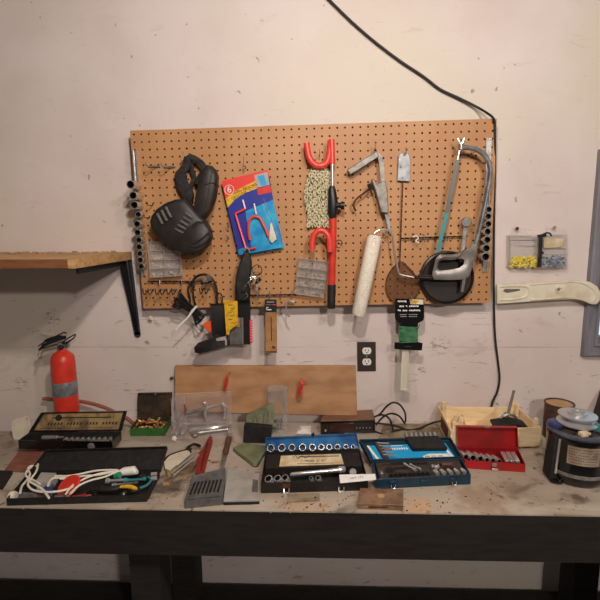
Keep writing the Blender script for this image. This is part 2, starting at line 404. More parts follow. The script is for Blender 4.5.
# ================================================================== WALL SHELF
sh = thing('wall_shelf', 'rough pine wall shelf on a black steel bracket, left of the pegboard', 'shelf', (-.5, -.2, 1.523))
g = G(); wbox(g, XL+.02, -.07, -.40, -.001, 1.523, 1.547, 'woodd'); 
g.build('shelf_board', sh)
g = G(); wbox(g, XL+.02, -.68, -1.05, -.402, 1.523, 1.547, 'woodd'); g.build('added_shade_board', sh)  # unseen board, added out of frame to throw more shade on the left wall
g = G(); wbox(g, XL+.02, -.071, -.399, -.002, 1.5472, 1.5482, 'wood'); g.build('top_face', sh)['label'] = 'pale dusty upper face'
g = G(); wbox(g, -.0698, -.0500, -.402, -.004, 1.521, 1.549, 'wood'); g.build('lit_end_face', sh)['label'] = 'shelf end face, lamp light painted in as pale pine'  # lamp light on the shelf end is painted as a paler wood
g = G()
a0 = W(119, 262, .004); a1 = W(132, 258, .004)
g.loft([[Vector((-.095,-.0015,1.5205)), Vector((-.052,-.0015,1.5205)), Vector((-.052,-.006,1.5205)), Vector((-.095,-.006,1.5205))],
        [Vector((-.060,-.0015,1.240)), Vector((-.037,-.0015,1.240)), Vector((-.037,-.006,1.240)), Vector((-.060,-.006,1.240))]], 'steelblue')
g.loft([[Vector((-.088,-.006,1.5205)), Vector((-.060,-.006,1.5205)), Vector((-.060,-.034,1.5205)), Vector((-.088,-.034,1.5205))],
        [Vector((-.054,-.006,1.255)), Vector((-.042,-.006,1.255)), Vector((-.042,-.012,1.255)), Vector((-.054,-.012,1.255))]], 'blackenamel')
g.cyl((-.0485,-.001,1.241), (-.0485,-.006,1.241), .0115, 'steelblue')
g.build('bracket_upright', sh)
g = G(); wbox(g, -.095, -.060, -.36, -.004, 1.516, 1.5225, 'steelblue'); wbox(g, -.081, -.074, -.34, -.01, 1.500, 1.516, 'steelblue'); g.build('bracket_arm', sh)
g = G()
for i in range(90):
    x = random.uniform(-.62, -.10); y = -random.uniform(.01, .12)**1; s = random.uniform(.002, .009)
    g.box((x, y, 1.5484+s*.3), (s*2, s*1.2, s*.6), 'shaving', (Vector((1, random.uniform(-.5,.5), 0)).normalized(), Y, Z))
tag(g.build('sawdust'), 'crumbs of sawdust and wood chips along the back of the wall shelf', 'sawdust', kind='stuff')

# ================================================================== PEGBOARD
PA = .0135; ca, sa = math.cos(PA), math.sin(PA)
ZB = 1.3483; PWD, PHT = 1.2192, .6096
def PB(x, z, y): return Vector((x*ca - z*sa, y, ZB + x*sa + z*ca))
pb = thing('pegboard', 'large tan perforated hardboard hung with tools above the workbench', 'pegboard', PB(.61, 0, -.03))
g = G(); k = g.mi('peg'); kd = g.mi('hole_shade'); NX, NZ = 48, 24; p = .0254; r = .0034
for i in range(NX):
    for j in range(NZ):
        cx, cz = (i+.5)*p, (j+.5)*p; h = p/2
        sq = [(h,0),(h,h),(0,h),(-h,h),(-h,0),(-h,-h),(0,-h),(h,-h)]
        ci = [(r*math.cos(q*PI/4), r*math.sin(q*PI/4)) for q in range(8)]
        o = [g.bm.verts.new(PB(cx+a, cz+b, -BD)) for a, b in sq]; c1 = [g.bm.verts.new(PB(cx+a, cz+b, -BD)) for a, b in ci]
        c2 = [g.bm.verts.new(PB(cx+a, cz+b, -BD+.005)) for a, b in ci]
        for q in range(8):
            w = (q+1) % 8
            f = g.bm.faces.new((o[q], o[w], c1[w], c1[q])); f.material_index = k
            f = g.bm.faces.new((c1[q], c1[w], c2[w], c2[q])); f.material_index = kd
for (x0, z0, x1, z1) in ((0,0,PWD,0),(PWD,0,PWD,PHT),(PWD,PHT,0,PHT),(0,PHT,0,0)):
    vs = [g.bm.verts.new(q) for q in (PB(x0,z0,-BD), PB(x1,z1,-BD), PB(x1,z1,-BD+.005), PB(x0,z0,-BD+.005))]
    f = g.bm.faces.new(vs); f.material_index = k
bmesh.ops.remove_doubles(g.bm, verts=g.bm.verts, dist=1e-6)
ob = g.build('perforated_panel', pb)
g = G(); q_ = lambda y: [PB(.003,.003,y), PB(PWD-.003,.003,y), PB(PWD-.003,PHT-.003,y), PB(.003,PHT-.003,y)]; g.loft([q_(-.0355), q_(-.0385)], 'hole_shade'); g.build('hole_shade_sheet', pb)  # dark sheet added behind the holes, standing in for the shade of their depth
for nm, (x0, x1, z0, z1) in {'a': (.01, .04, .02, PHT-.02), 'b': (PWD-.04, PWD-.01, .02, PHT-.02), 'c': (.045, PWD-.045, PHT-.05, PHT-.02), 'd': (.045, PWD-.045, .012, .032)}.items():
    g = G(); q = lambda y: [PB(x0, z0, y), PB(x1, z0, y), PB(x1, z1, y), PB(x0, z1, y)]
    g.loft([q(-.0006), q(-.0355)], 'woodd'); g.build('furring_strip', pb)

def hook(u, v, u2=None, v2=None, L=.035, label=None, m='galv', r=.0016, tip=5, group=None):
    """wire peg hook: leaves the board at (u,v), comes forward and turns up"""
    a = W(u, v, BD-.002); g = G(); b = a + FRONT*L
    dn = Vector((0, 0, -.006))
    pts = [a, a+FRONT*.004, a+FRONT*.008+dn, b+dn, b+FRONT*.004+dn*.3, b+FRONT*.006+Z*tip*.001]
    g.tube(sm(pts, 4), r, m, 6)
    return tag(g.build('peg_hook'), label, 'hook', group)
def bar_hook(u, v, w, L, label, group, m='darksteel'):
    """double pronged hook hanging low: a crossbar on the board with two long prongs slanting down"""
    g = G(); a = W(u, v, BD+.003); dx = X*w
    g.tube([a-dx*.5, a+dx*.5], .0022, 'galv', 6)
    for s in (-.4, .4):
        q = a+dx*s; g.tube([q+Y*.006, q], .002, m, 6); g.tube(sm([q, q+FRONT*.012+Z*-.004, q+FRONT*L*.8+Z*-.012, q+FRONT*L+Z*-.004, q+FRONT*(L+.004)+Z*.010], 4), .0017, m, 6)
    return tag(g.build('double_peg_hook'), label, 'hook', group)

# ------------------------------------------------------------------ socket rails
ORD = ['topmost', 'second', 'third', 'fourth', 'fifth', 'sixth', 'seventh', 'eighth', 'ninth', 'tenth', 'lowest']
def rail(nm_side, top, bot, d, wd, label):
    a, b = W(*top, d), W(*bot, d); r = thing('socket_rail', label, 'tool rail', (a+b)/2)
    ax = (b-a).normalized(); s = ax.cross(Y).normalized()
    g = G(); g.box((a+b)/2+Y*.003, (wd, .002, (b-a).length), 'steel', (s, Y, ax)); g.build('rail_plate', r)
    for q in (-1, 1):
        g = G(); g.box((a+b)/2+s*q*wd*.42, (wd*.18, .007, (b-a).length*.998), 'chrome', (s, Y, ax)); g.build('rail_lip', r)
    return r
rail('left', (134.5,150), (143.5,276), BD+.006, .013, 'narrow steel socket rail on the left edge of the pegboard')
LS = [(130.5,184.5,4.3,.062),(133,195.5,4.1,.058),(134.2,205,4.0,.052),(138.2,214.5,3.1,.030),(137,224,3.5,.042),(137.6,232.5,3.4,.038),(138.8,240,3.2,.034),(139.2,247,3.2,.032),(139.8,253.5,3.1,.030),(140.3,260,3.1,.028),(141.2,266.5,3.2,.028)]
for i, (u, v, rp, L) in enumerate(LS):
    d = BD+.010+L; c = W(u, v, d); r = rp*mpp(d)
    g = G(); g.pipe(c+Y*L, c, r, 'chrome', 18, .17)
    nm = ORD[i] if i < 10 else 'lowest'
    tag(g.build('socket'), 'chrome socket on the left rail, ' + (nm+' and widest of the column' if i == 0 else nm+(' of the column' if nm == 'lowest' else ' from the top')), 'socket', 'sockets on the left rail')
rail('right', (488.8,138), (485,272), BD+.006, .016, 'narrow steel socket rail on the right edge of the pegboard')
RS = [(489,209.5,3.1,.026),(488.3,216.4,3.2,.028),(488.3,224,3.3,.030),(487.6,231.6,3.5,.032),(487.3,239.8,3.6,.034),(486.4,248.2,3.8,.036),(485.6,256.8,4.1,.040)]
for i, (u, v, rp, L) in enumerate(RS):
    d = BD+.010+L; c = W(u, v, d); r = rp*mpp(d); g = G(); g.pipe(c+Y*L, c, r, 'chrome', 18, .16)
    nm = ORD[i] if i < 6 else 'lowest and widest'
    tag(g.build('socket'), 'chrome socket on the right rail, ' + nm + (' of the column' if i in (0, 6) else ' from the top'), 'socket', 'sockets on the right rail')

# ------------------------------------------------------------------ hanging hooks
G1 = 'wire hooks on the pegboard'
for (u, v, lab) in ((149,166,'curved wire peg hook at the upper left corner, left one of two'), (164,166.5,'curved wire peg hook at the upper left corner, right one of two')):
    g = G(); a = W(u+6, v+.5, BD+.004)
    g.tube([a-X*.02-Y*.002, a+X*.018-Y*.002], .0030, 'dull', 8)
    g.tube(sm([a+X*.01, a+FRONT*.02+Z*-.004-X*.002, a+FRONT*.055+Z*-.006-X*.006, a+FRONT*.066+Z*.004-X*.008], 4), .0017, 'dull', 6)
    tag(g.build('peg_hook'), lab, 'hook', G1)
hook(153,204, L=.05, label='dark wire peg hook left of the black power tool, upper one', m='darksteel', group=G1)
hook(150,216, L=.05, label='dark wire peg hook left of the black power tool, lower one', m='darksteel', group=G1)
hook(229,225, L=.03, label='wire hook poking out left of the blister pack, upper one', group=G1)
hook(229,236, L=.03, label='wire hook poking out left of the blister pack, lower one', group=G1)
# long double pronged hooks along the lower left edge
for i, (u, v) in enumerate(((151,289.5),(163,289.5),(174,289.5),(206,289))):
    bar_hook(u, v, .022, .05, 'double pronged wire hook along the lower left edge of the pegboard, '+['first','second','third','last'][i]+' from the left', 'double hooks at the lower left')
def hookbar(p0, p1, d, hooks, label, m='darksteel'):
    a, b = W(*p0, d), W(*p1, d); t = thing('wire_hook_bar', label, 'hook rail', (a+b)/2)
    g = G(); ax = b-a; n = perp(ax.normalized()); N = 40
    for ph in (0, PI): g.tube([a+ax*(i/N)+(n[0]*math.cos(i*.9+ph)+n[1]*math.sin(i*.9+ph))*.0016 for i in range(N+1)], .0016, m, 5)
    g.build('twisted_bar', t)
    for u in hooks:
        k = (u-p0[0])/(p1[0]-p0[0]); q = a+ax*k; g = G()
        g.tube(sm([q+Y*.012+Z*.012, q+Z*.010+Y*.002, q+FRONT*.003, q+Z*-.010+FRONT*.006, q+Z*-.013+FRONT*.018, q+Z*-.004+FRONT*.026], 4), .0013, 'steel', 6); g.build('hook', t)
    return t
hookbar((148,281.5),(212,281.5), BD+.012, (160,182,190,196), 'dark twisted wire hook bar under the left parts box')
hookbar((246,295.5),(296,294.5), BD+.012, (259,270,281,292), 'dark twisted wire hook bar above the kraft card packet')
hookbar((401,238.5),(468,236), BD+.012, (424,446), 'dark twisted wire hook bar behind the hacksaw')
g = G(); c = W(416.5, 239, BD+.03)
g.tube(sm([c+X*-.012+Z*.006, c+X*-.002+Z*.010, c+X*.006+Z*.002, c+X*-.002+Z*-.006, c+X*.008+Z*-.013], 5), .0022, 'white', 6); g.tube([c+Y*.017, c+Z*.008], .0015, 'white', 6)
tag(g.build('small_clip'), 'tiny white metal clip hooked on the twisted bar right of the swatter', 'clip')
g = G(); c = W(339, 244, BD+.02)
g.tube([c+(X*math.cos(q*PI/8)+Z*math.sin(q*PI/8)*1.2)*.011 for q in range(14)], .0016, 'darksteel', 6); g.tube([c+X*.011, c+X*.009+Y*.022], .0016, 'darksteel', 6)
tag(g.build('ring_hook'), 'dark curled ring hook to the right of the red steering lock', 'hook')

# ------------------------------------------------------------------ black power tool
c = W(190, 215, BD+.05)
pt = thing('handheld_power_tool', 'black ribbed handheld power tool hanging by its strap on the left of the pegboard', 'power tool', W(190, 252, BD+.01))
body = [(155,222),(156.5,216),(162,209),(171,203),(180,200),(189,199),(196,207),(203,215),(210,222),(213.5,230),(214,237),(211.5,245),(205,250.5),(196,253.5),(187,253),(178,248),(169,242),(160,235),(156,229)]
g = G(); g.pillow(WP(body, BD+.030), FRONT*.058, 'tool', .16); g.build('motor_housing', pt, sharp=60)
g = G(); g.pillow(WP([(190,228),(200,221),(208,222),(213.5,230),(214.3,237),(211.5,245),(205,250.5),(196,253.8),(187,253),(180,248),(183,238)], BD+.05), FRONT*.048, 'tool', .14); g.build('base_plate', pt, sharp=50)
g = G(); g.pillow(WP([(154.7,222),(156.5,216),(162,209),(171,203),(180,200),(184,203),(175,212),(168,224),(166,236),(160,234),(156,229)], BD+.028), FRONT*.056, 'black', .12); g.build('end_cap', pt, sharp=50)
for i in range(5):        # raised cooling ribs on the housing
    g = G(); a = W(182.5-i*2.6+3, 212.5+i*4.0, BD+.084); b = W(190.5-i*2.4+3, 218.5+i*3.7, BD+.084)
    g.tube([a, a.lerp(b, .2)+FRONT*.006, a.lerp(b, .8)+FRONT*.006, b], .0040, 'greypl', 8); g.build('cooling_rib', pt)
for i in range(3):
    g = G(); a = W(159+i*4.2, 214-i*3.2, BD+.078); b = W(164+i*4.2, 224-i*3.2, BD+.078)
    g.tube([a+FRONT*.006, a+FRONT*.016, b+FRONT*.016], .0046, 'greypl', 8); g.build('side_rib', pt)
g = G(); g.tube(sm(WP([(198,241),(203,238),(209,233),(211,236),(205,243),(197,247),(190,245)], BD+.100), 4, True), .0030, 'tool', 7, closed=True); g.build('latch', pt)
hand = [(209,166),(214,167),(218,171),(220,177),(219.5,188),(217,200),(213,212),(208,219),(201,222),(196,216),(197,205),(199,192),(202,180),(205,171)]
g = G(); g.pillow(WP(hand, BD+.03), FRONT*.05, 'tool', .25); g.build('handle', pt, sharp=60)
g = G(); g.tube(sm(WP([(212,172),(210,184),(208,200),(206,212)], BD+.079), 4), .0030, 'tool', 7); g.tube(sm(WP([(217,184),(211,183),(205,185)], BD+.080), 3), .002, 'black', 6)
g.build('handle_seam', pt)
g = G(); g.tube(sm(WP([(188,156),(195,159),(202,164),(204,170),(200,177),(197,184)], BD+.035), 4), .010, 'fabric', 10, flat=(Y, .3))
g.tube(sm(WP([(188,157),(186,166),(181,174),(183,186),(188,195),(186,205),(182,212)], BD+.03), 4), [.014]*8+[.021]*10+[.013]*7, 'fabric', 10, flat=(Y, .45))
g.tube(sm(WP([(190,160),(192,170),(194,178),(190,188),(187,196)], BD+.022), 4), .008, 'fabric', 10, flat=(Y, .35)); g.build('strap', pt)
hook(188,158.5, L=.05, label='steel peg hook carrying the strap of the black power tool', group=G1, tip=14)

# ------------------------------------------------------------------ clear parts boxes
def parts_box(corn, d, rows, cols, label, dots, lid='clear', fill=None):
    """corn: TL,TR,BR,BL pixels"""
    TL, TR, BR, BL = WP(corn, d); t = thing('parts_organizer', label, 'organizer box', (BL+BR)/2+Y*.01)
    dep = .022; g = G(); g.tray([BL+Y*dep, BR+Y*dep, TR+Y*dep, TL+Y*dep], FRONT, dep, .0016, 'milky'); g.build('case', t)
    e = .0022; q = lambda a, b, s: a+(b-a)*s
    for k in range(1, cols):
        g = G(); a, b = q(TL, TR, k/cols), q(BL, BR, k/cols); w = (TR-TL).normalized()*.0009
        a = q(a, b, .02); b = q(a, b, .98); g.loft([[a-w, a+w, a+w+Y*.019, a-w+Y*.019], [b-w, b+w, b+w+Y*.019, b-w+Y*.019]], 'milky'); g.build('divider', t)
    for k in range(1, rows):
        g = G(); a, b = q(TL, BL, k/rows), q(TR, BR, k/rows); w = Z*.0014; a = q(a, b, .02); b = q(a, b, .98)
        g.loft([[a-w, a+w, a+w+Y*.019, a-w+Y*.019], [b-w, b+w, b+w+Y*.019, b-w+Y*.019]], 'milky'); g.build('divider', t)
    g = G(); o = FRONT*.0026; g.loft([[p+o*.2 for p in (BL, BR, TR, TL)], [p+o for p in (BL, BR, TR, TL)]], lid); g.build('lid', t)
    g = G(); 
    for k in range(0, rows):
        for s in range(cols):
            for z in range(fill[k][s]):
                fu, fv = (s+random.uniform(.12,.88))/cols, (k+random.uniform(.45,.93))/rows
                p = q(q(TL, TR, fu), q(BL, BR, fu), fv)+Y*random.uniform(.006,.016); a = Vector((random.uniform(-1,1), random.uniform(-.4,.4), random.uniform(-.5,.5))).normalized()
                g.tube([p-a*.0030, p+a*.0030], .0010, random.choice(dots), 5)
    tag(g.build('small_parts'), 'small loose screws and fittings inside the '+label.split(',')[0], 'small parts', kind='stuff')
    return t, TL, TR, BR, BL
t, TL, TR, BR, BL = parts_box([(147,241),(179,242.5),(181,276),(150,278)], BD+.028, 4, 2, 'clear plastic parts box under the black power tool, left side of the pegboard', ['white','steel','galv'], fill=[[3,2],[3,3],[4,4],[26,26]])
g = G(); g.box(TL.lerp(TR,.68).lerp(BL.lerp(BR,.68),.17)+Y*.010, (.03,.008,.012), 'kraft'); tag(g.build('small_card'), 'small yellowish card in the top cell of the left parts box', 'card')
hook(165,243, L=.03, label='peg hook holding the left parts box', group=G1)
parts_box([(299,258),(328.5,261.5),(324,298),(294.5,294)], BD+.026, 4, 2, 'clear plastic parts box tilted beside the steering lock handle, centre of the pegboard', ['steel','galv','steel','dull'], fill=[[5,6],[14,12],[14,14],[14,14]])
hook(313,262, L=.03, label='peg hook holding the centre parts box', group=G1)

# ------------------------------------------------------------------ blister pack of storage hooks
TL, TR, BR, BL = WP([(221.5,181),(268,169.5),(282,247.5),(239,255)], BD+.026)
bp = thing('blister_pack', 'blue and red blister pack of red coated storage hooks, left of centre on the pegboard', 'package', (BL+BR)/2)
Q = lambda a, b, dd=0: TL.lerp(TR, a).lerp(BL.lerp(BR, a), b)+FRONT*dd
rx, ux = (TR-TL).normalized(), (TL-BL).normalized()
pat = lambda pts, z0, z1: ([Q(a, b, z0) for a, b in pts], FRONT*(z1-z0))
g = G(); g.prism([Q(0,0), Q(1,0), Q(1,1), Q(0,1)], FRONT*.002, 'navy'); g.build('backing_card', bp)
def patch(nm, pts, m, z=.002, lab=None):
    g = G(); a, b = pat(pts, z, z+.0004); g.prism(a, b, m); o = g.build(nm, bp)
    if lab: o['label'] = lab
    return o
patch('red_header', [(0,0),(1,0),(1,.10),(.72,.10),(.40,.16),(0,.30)], 'redvinyl')
patch('yellow_swoosh', [(0,.30),(.0,.235),(.3,.155),(.70,.10),(.70,.20),(.45,.22),(.2,.27),(0,.36)], 'yellow', .0025)
patch('picture_panel', [(.70,.03),(.98,.03),(.98,.19),(.70,.19)], 'greylight', .0025)
patch('picture_panel', [(.76,.05),(.90,.05),(.92,.18),(.80,.18)], 'sky', .003)
patch('red_panel', [(.70,.20),(.99,.20),(.99,.285),(.70,.285)], 'red', .0025)
patch('blue_fade', [(.36,.45),(1,.38),(1,1),(.30,1)], 'cyan', .0024)
patch('blue_fade', [(0,.93),(.25,.90),(.30,1),(0,1)], 'cyan', .0025)
g = G(); c6 = Q(.12,.135,.003); g.tube([c6+(rx*math.cos(q*PI/9)+ux*math.sin(q*PI/9))*.0155 for q in range(18)], .0011, 'white', 5, closed=True); g.build('badge_ring', bp)
text('lettering', '6', Q(.12,.135,.0032), rx, ux, .030, 'white', bp)
text('lettering', 'utility HOOKS', Q(.45,.17,.0032), rx+ux*.13, ux, .0125, 'blackm', bp, fit=.085)
text('lettering', 'CROCHETS', Q(.30,.235,.0032), rx+ux*.18, ux, .0115, 'blackm', bp, fit=.055)
g = G(); g.tube(sm([Q(.36,.17+.13,.008), Q(.37,.22+.17,.010), Q(.375,.42,.010)], 3), .0028, 'white', 8); g.tube([Q(.375,.42,.010), Q(.15,.455,.012), Q(.145,.47,.012), Q(.20,.93,.012), Q(.24,.945,.012), Q(.42,.945,.012)], .0040, 'redvinyl', 9); g.build('square_hook', bp)
g = G(); g.tube([Q(.58,.38,.008), Q(.585,.52,.010)], .0028, 'white', 8); g.tube(sm([Q(.33,.83,.012), Q(.34,.72,.012), Q(.40,.59,.012), Q(.52,.54,.012), Q(.64,.575,.012), Q(.70,.68,.012), Q(.76,.83,.012)], 5), .0046, 'redvinyl', 9); g.build('curved_hook', bp)
g = G(); a, b = pat([(.06,.26),(.90,.26),(.98,.95),(.10,.97)], .0026, .0032)
for pts in ([(.80,.34),(.84,.50),(.90,.62),(.96,.86)], [(.76,.40),(.80,.55),(.84,.66),(.86,.82),(.80,.90),(.72,.86)]):
    g.tube(sm([Q(x, y, .012) for x, y in pts], 5), .0024, 'clear', 8)
g.build('blister_shell', bp)
g = G(); g.prism([Q(.84,.68,.007), Q(.88,.66,.007), Q(.92,.88,.007), Q(.80,.92,.007), Q(.76,.86,.007)], FRONT*.006, 'cream'); g.build('white_hook', bp)
hook(246,166, L=.045, label='tall steel peg hook holding the blue blister pack', group=G1, tip=26)
# second pack hanging behind
a = WP([(238,250),(282,243),(284,252),(240,260)], BD+.012)
t_ = [a[0]+Z*.06, a[1]+Z*.06, a[2]-Z*-.004, a[3]-Z*-.003]
g = G(); g.prism([WP([(236,200)],BD+.012)[0], WP([(272,194)],BD+.012)[0], WP([(284,248)],BD+.012)[0], WP([(243,256)],BD+.012)[0]], FRONT*.002, 'cyan')
tag(g.build('blister_pack'), 'second blue hook pack, mostly hidden behind the front blister pack', 'package')

# ------------------------------------------------------------------ steering wheel lock
sl = thing('steering_wheel_lock', 'red steering wheel lock with black lock body and grip, hanging on the pegboard centre', 'steering lock', W(331,310,BD+.03))
dd = BD+.035
g = G(); g.tube(sm(WP([(306.5,143),(307.5,150),(309.5,158),(314,164),(320,166),(326,163.5),(329,156),(330,148),(330.5,141)], dd), 4), [.0105]*33, 'redvinyl', 12)
g.tube(sm(WP([(331.5,139.5),(332,150),(332.3,164)], dd+.004), 3), .0098, 'redvinyl', 12); g.build('upper_hook', sl)
g = G(); g.tube(WP([(332.3,163),(332.5,189)], dd+.004), .0062, 'chrome', 12); g.build('chrome_shaft', sl)
g = G(); g.loft([[W(u, v, dd+.004)+X*math.cos(q*PI/8)*rr+Y*math.sin(q*PI/8)*rr*.8 for q in range(16)] for u, v, rr in ((332,186,.008),(332,190,.013),(333,204,.017),(332.5,212,.016),(332.8,219,.010))], 'black')
g.cyl(W(333,205,dd+.004), W(341.5,205.5,dd+.010), .0095, 'black'); g.cyl(W(341,205.5,dd+.01), W(344.5,205.6,dd+.011), .013, 'black'); g.build('lock_body', sl)
g = G(); g.tube(WP([(333,218),(332.8,240),(332,262),(331.6,285)], dd), .0125, 'red', 14); g.build('lower_tube', sl)
g = G(); g.lathe([(.0135,0),(.0145,.004),(.0135,.012),(.0145,.02),(.0135,.05),(.0145,.055),(.0135,.078),(.012,.083)], W(331.7,284.5,dd), W(331.2,311,dd)-W(331.7,284.5,dd), 'rubber'); g.build('grip', sl)
g = G(); g.tube(sm(WP([(312,250),(312,243),(313.5,236),(317,231.5),(322,230.5),(327,234),(329.5,241),(330,252)], dd+.022), 4), .0095, 'redvinyl', 12); g.build('lower_hook', sl)
# chain of pale links
g = G()
def link(g, c, a, b, m, w=.0078, h=.0052, r=.0016): g.tube([c+a*math.cos(q*PI/4)*w+b*math.sin(q*PI/4)*h for q in range(8)], r, m, 5, closed=True)
for k in range(7):
    n = 21
    for i in range(n):
        f = i/(n-1); u = 319.5+(k-3)*(2.3+.9*f)*(.5+1.1*math.sin(PI*min(.85,f*.9+.14)))-1.2*f; v = 170+f*55+random.uniform(-.5,.5)
        ang = random.uniform(0, PI); a = (Z*1+X*.4*math.cos(ang)).normalized(); b = (X*math.cos(i*PI/2+.5+k)+Y*math.sin(i*PI/2+.5+k)).normalized()
        link(g, W(u, v, BD+.012+.006*((k+i) % 3)), a, b, 'chain', .0076, .0054, .0026)
tag(g.build('link_chain'), 'bunched length of pale plastic chain hanging left of the steering lock', 'chain')
hook(319.5,155, L=.030, label='small steel peg hook above the pale chain', group=G1, tip=14)

# ------------------------------------------------------------------ caulking gun
cg = thing('caulking_gun', 'grey skeleton caulking gun hanging right of the steering lock', 'caulking gun', W(389,232,BD+.02))
dd = BD+.016
g = G(); g.prism(WP([(346.5,170.5),(350,175.5),(357,171.5),(378.5,157.5),(376,151.5),(361,161)], dd), FRONT*.020, 'dull'); g.build('barrel_arm', cg, bevel=.003)
g = G(); g.loft([[W(u-w, v, dd+.003), W(u+w, v, dd+.003), W(u+w, v, dd+.014), W(u-w, v, dd+.014)] for u, v, w in ((376,152.5,2.2),(380,156,2.4),(381.5,164,2.2),(383.2,184,2.1))], 'dull'); g.build('rod', cg)
g = G(); g.prism(WP([(370.5,180),(373,179.5),(376,185),(379,183),(384.5,181.5),(386.5,190),(387.5,213.5),(380,212.5),(377,200),(374.5,191)], dd), FRONT*.026, 'dull'); g.build('handle_body', cg, bevel=.003)
g = G(); g.tube(sm(WP([(369.5,188.5),(364,193),(358,197.5),(354.5,201.5),(353.5,206),(356,211)], dd+.012), 4), .0030, 'rust', 7, flat=(Y,2)); g.build('trigger', cg)
g = G(); g.tube(WP([(369,184),(371,190)], dd+.02), .007, 'darksteel', 8); g.build('pivot_spring', cg)
g = G(); g.loft([[W(u-w, v, dd+.004), W(u+w, v, dd+.004), W(u+w, v, dd+.012), W(u-w, v, dd+.012)] for u, v, w in ((386,212,1.7),(388,222,1.6),(390,232,1.5))], 'galv'); g.build('push_rod', cg)
hook(374,149, L=.036, label='steel peg hook carrying the caulking gun', group=G1, tip=14)

# ------------------------------------------------------------------ paint roller
pr = thing('paint_roller', 'white paint roller sleeve on a bent wire frame, tilted, below the caulking gun', 'paint roller', W(358,318,BD+.03))
a, b = W(375,235,BD+.05), W(358.3,315,BD+.05)
g = G(); L = (b-a).length; g.lathe([(.006,0),(.019,.002),(.0235,.010),(.0245,L*.5),(.0235,L-.006),(.021,L),(.012,L),(.011,L-.02)], a, b-a, 'sleeve', 28); g.build('roller_sleeve', pr)
for i in range(4):      # wrapped film folds at the top end
    g = G(); g.tube(sm([a.lerp(b,.02+.035*i)+X*.024-Y*.002, a.lerp(b,.035+.035*i)-Y*.0255, a.lerp(b,.07+.04*i)-X*.024-Y*.002], 5), .0012, 'whitec', 5); g.build('film_fold', pr)
g = G(); g.tube(sm([a.lerp(b,.2), a-Z*0, W(374,233.5,BD+.05), W(378,230.5,BD+.048), W(383,229.5,BD+.045), W(389,231,BD+.042), W(392.5,236,BD+.042)], 4)+WP([(395,254),(398.5,272)], BD+.042)+sm(WP([(399,273.5),(402,275),(412,277),(417,278)], BD+.042), 3), .0030, 'chrome', 8); g.build('wire_frame', pr)
g = G(); g.lathe([(.004,0),(.0065,.004),(.005,.012),(.0075,.02),(.0075,.06),(.006,.07)], W(414,277,BD+.042), W(436,278,BD+.042)-W(414,277,BD+.042), 'black', 14); g.build('handle', pr)
hook(383,233, L=.045, label='peg hook under the wire neck of the paint roller', group=G1)

# ------------------------------------------------------------------ wire mesh swatter
sw = thing('mesh_swatter', 'old wire mesh swatter with a grey metal grip plate, hanging head down', 'swatter', W(400,300,BD+.006))
g = G(); g.prism(WP([(398.5,156),(401,153),(407.5,153.5),(410,158),(409.8,181.5),(397.2,181)], BD+.010), FRONT*.004, 'galv'); g.build('grip_plate', sw, bevel=.001)
for (u, v) in ((404,155.5),(400.5,167),(402.5,178)):
    g = G(); g.cyl(W(u, v, BD+.0135), W(u, v, BD+.0148), .0022, 'darkhole', 10); g.build('rivet', sw)
g = G()
for ph in (0, PI):
    a, b = W(402.8,181,BD+.012), W(399.5,268,BD+.012); N = 50
    g.tube([a.lerp(b, i/N)+X*math.cos(i*1.1+ph)*.0015+Y*math.sin(i*1.1+ph)*.0015 for i in range(N+1)], .0014, 'rust', 5)
g.build('twisted_handle', sw)
g = G(); out = [(401,262),(393,268),(387.5,277),(386,288),(389.5,298),(398,303.5),(409,303),(416.5,296),(420,286),(415,275),(407,266)]
g.tube(sm(WP(out, BD+.010), 4, True), .0018, 'rust', 6, closed=True)
def inside(u, v):
    c_ = False; n = len(out)
    for i in range(n):
        (x0, y0), (x1, y1) = out[i], out[(i+1) % n]
        if (y0 > v) != (y1 > v) and u < (x1-x0)*(v-y0)/(y1-y0)+x0: c_ = not c_
    return c_
def clip_lines(vert, step):
    k = 384
    while k < 424:
        seg = []
        for j in range(255, 308):
            u, v = (k, j) if vert else (385+(j-255)*.72, k-384+262)
            if inside(u, v): seg.append((u, v))
        if len(seg) > 1: g.tube(WP([seg[0], seg[-1]], BD+.010+(0 if vert else .0012)), .00055, 'rust', 4)
        k += step
clip_lines(True, 1.15); clip_lines(False, 1.15)
g.build('mesh_head', sw)
hook(404,153, L=.028, label='steel peg hook holding the swatter by its grey grip plate', group=G1, tip=12)

# ------------------------------------------------------------------ round disc, wrench, hacksaw
ds = thing('round_disc_pad', 'large dark round disc with a raised rim, hanging behind the hacksaw handle', 'disc', W(446,302,BD+.004))
c = W(446,277.5,BD+.004); R_ = 26.3*mpp(BD)
g = G(); g.lathe([(.01,-.0),(R_,0),(R_+.001,.006),(R_-.001,.016),(R_-.006,.018),(R_-.010,.012),(R_*.5,.010),(.001,.010)], c, FRONT+Z*.04, 'pan', 48); g.build('disc', ds)
wr = thing('wrench', 'steel ratchet wrench hanging behind the hacksaw blade, round head up', 'wrench', W(464,250,BD+.02))
g = G(); g.cyl(W(466.5,222,BD+.014), W(466.5,222,BD+.040), .0165, 'steel', 24); g.build('ratchet_head', wr, bevel=.002)
g = G(); g.loft([[W(u-w, v, BD+.02), W(u+w, v, BD+.02), W(u+w, v, BD+.030), W(u-w, v, BD+.030)] for u, v, w in ((466,226,2.6),(464.5,236,2.0),(463,250,2.2),(462,262,2.6))], 'steel'); g.build('shank', wr, bevel=.001)
hook(462,222, L=.02, label='small peg hook beside the steel ratchet head', group=G1)

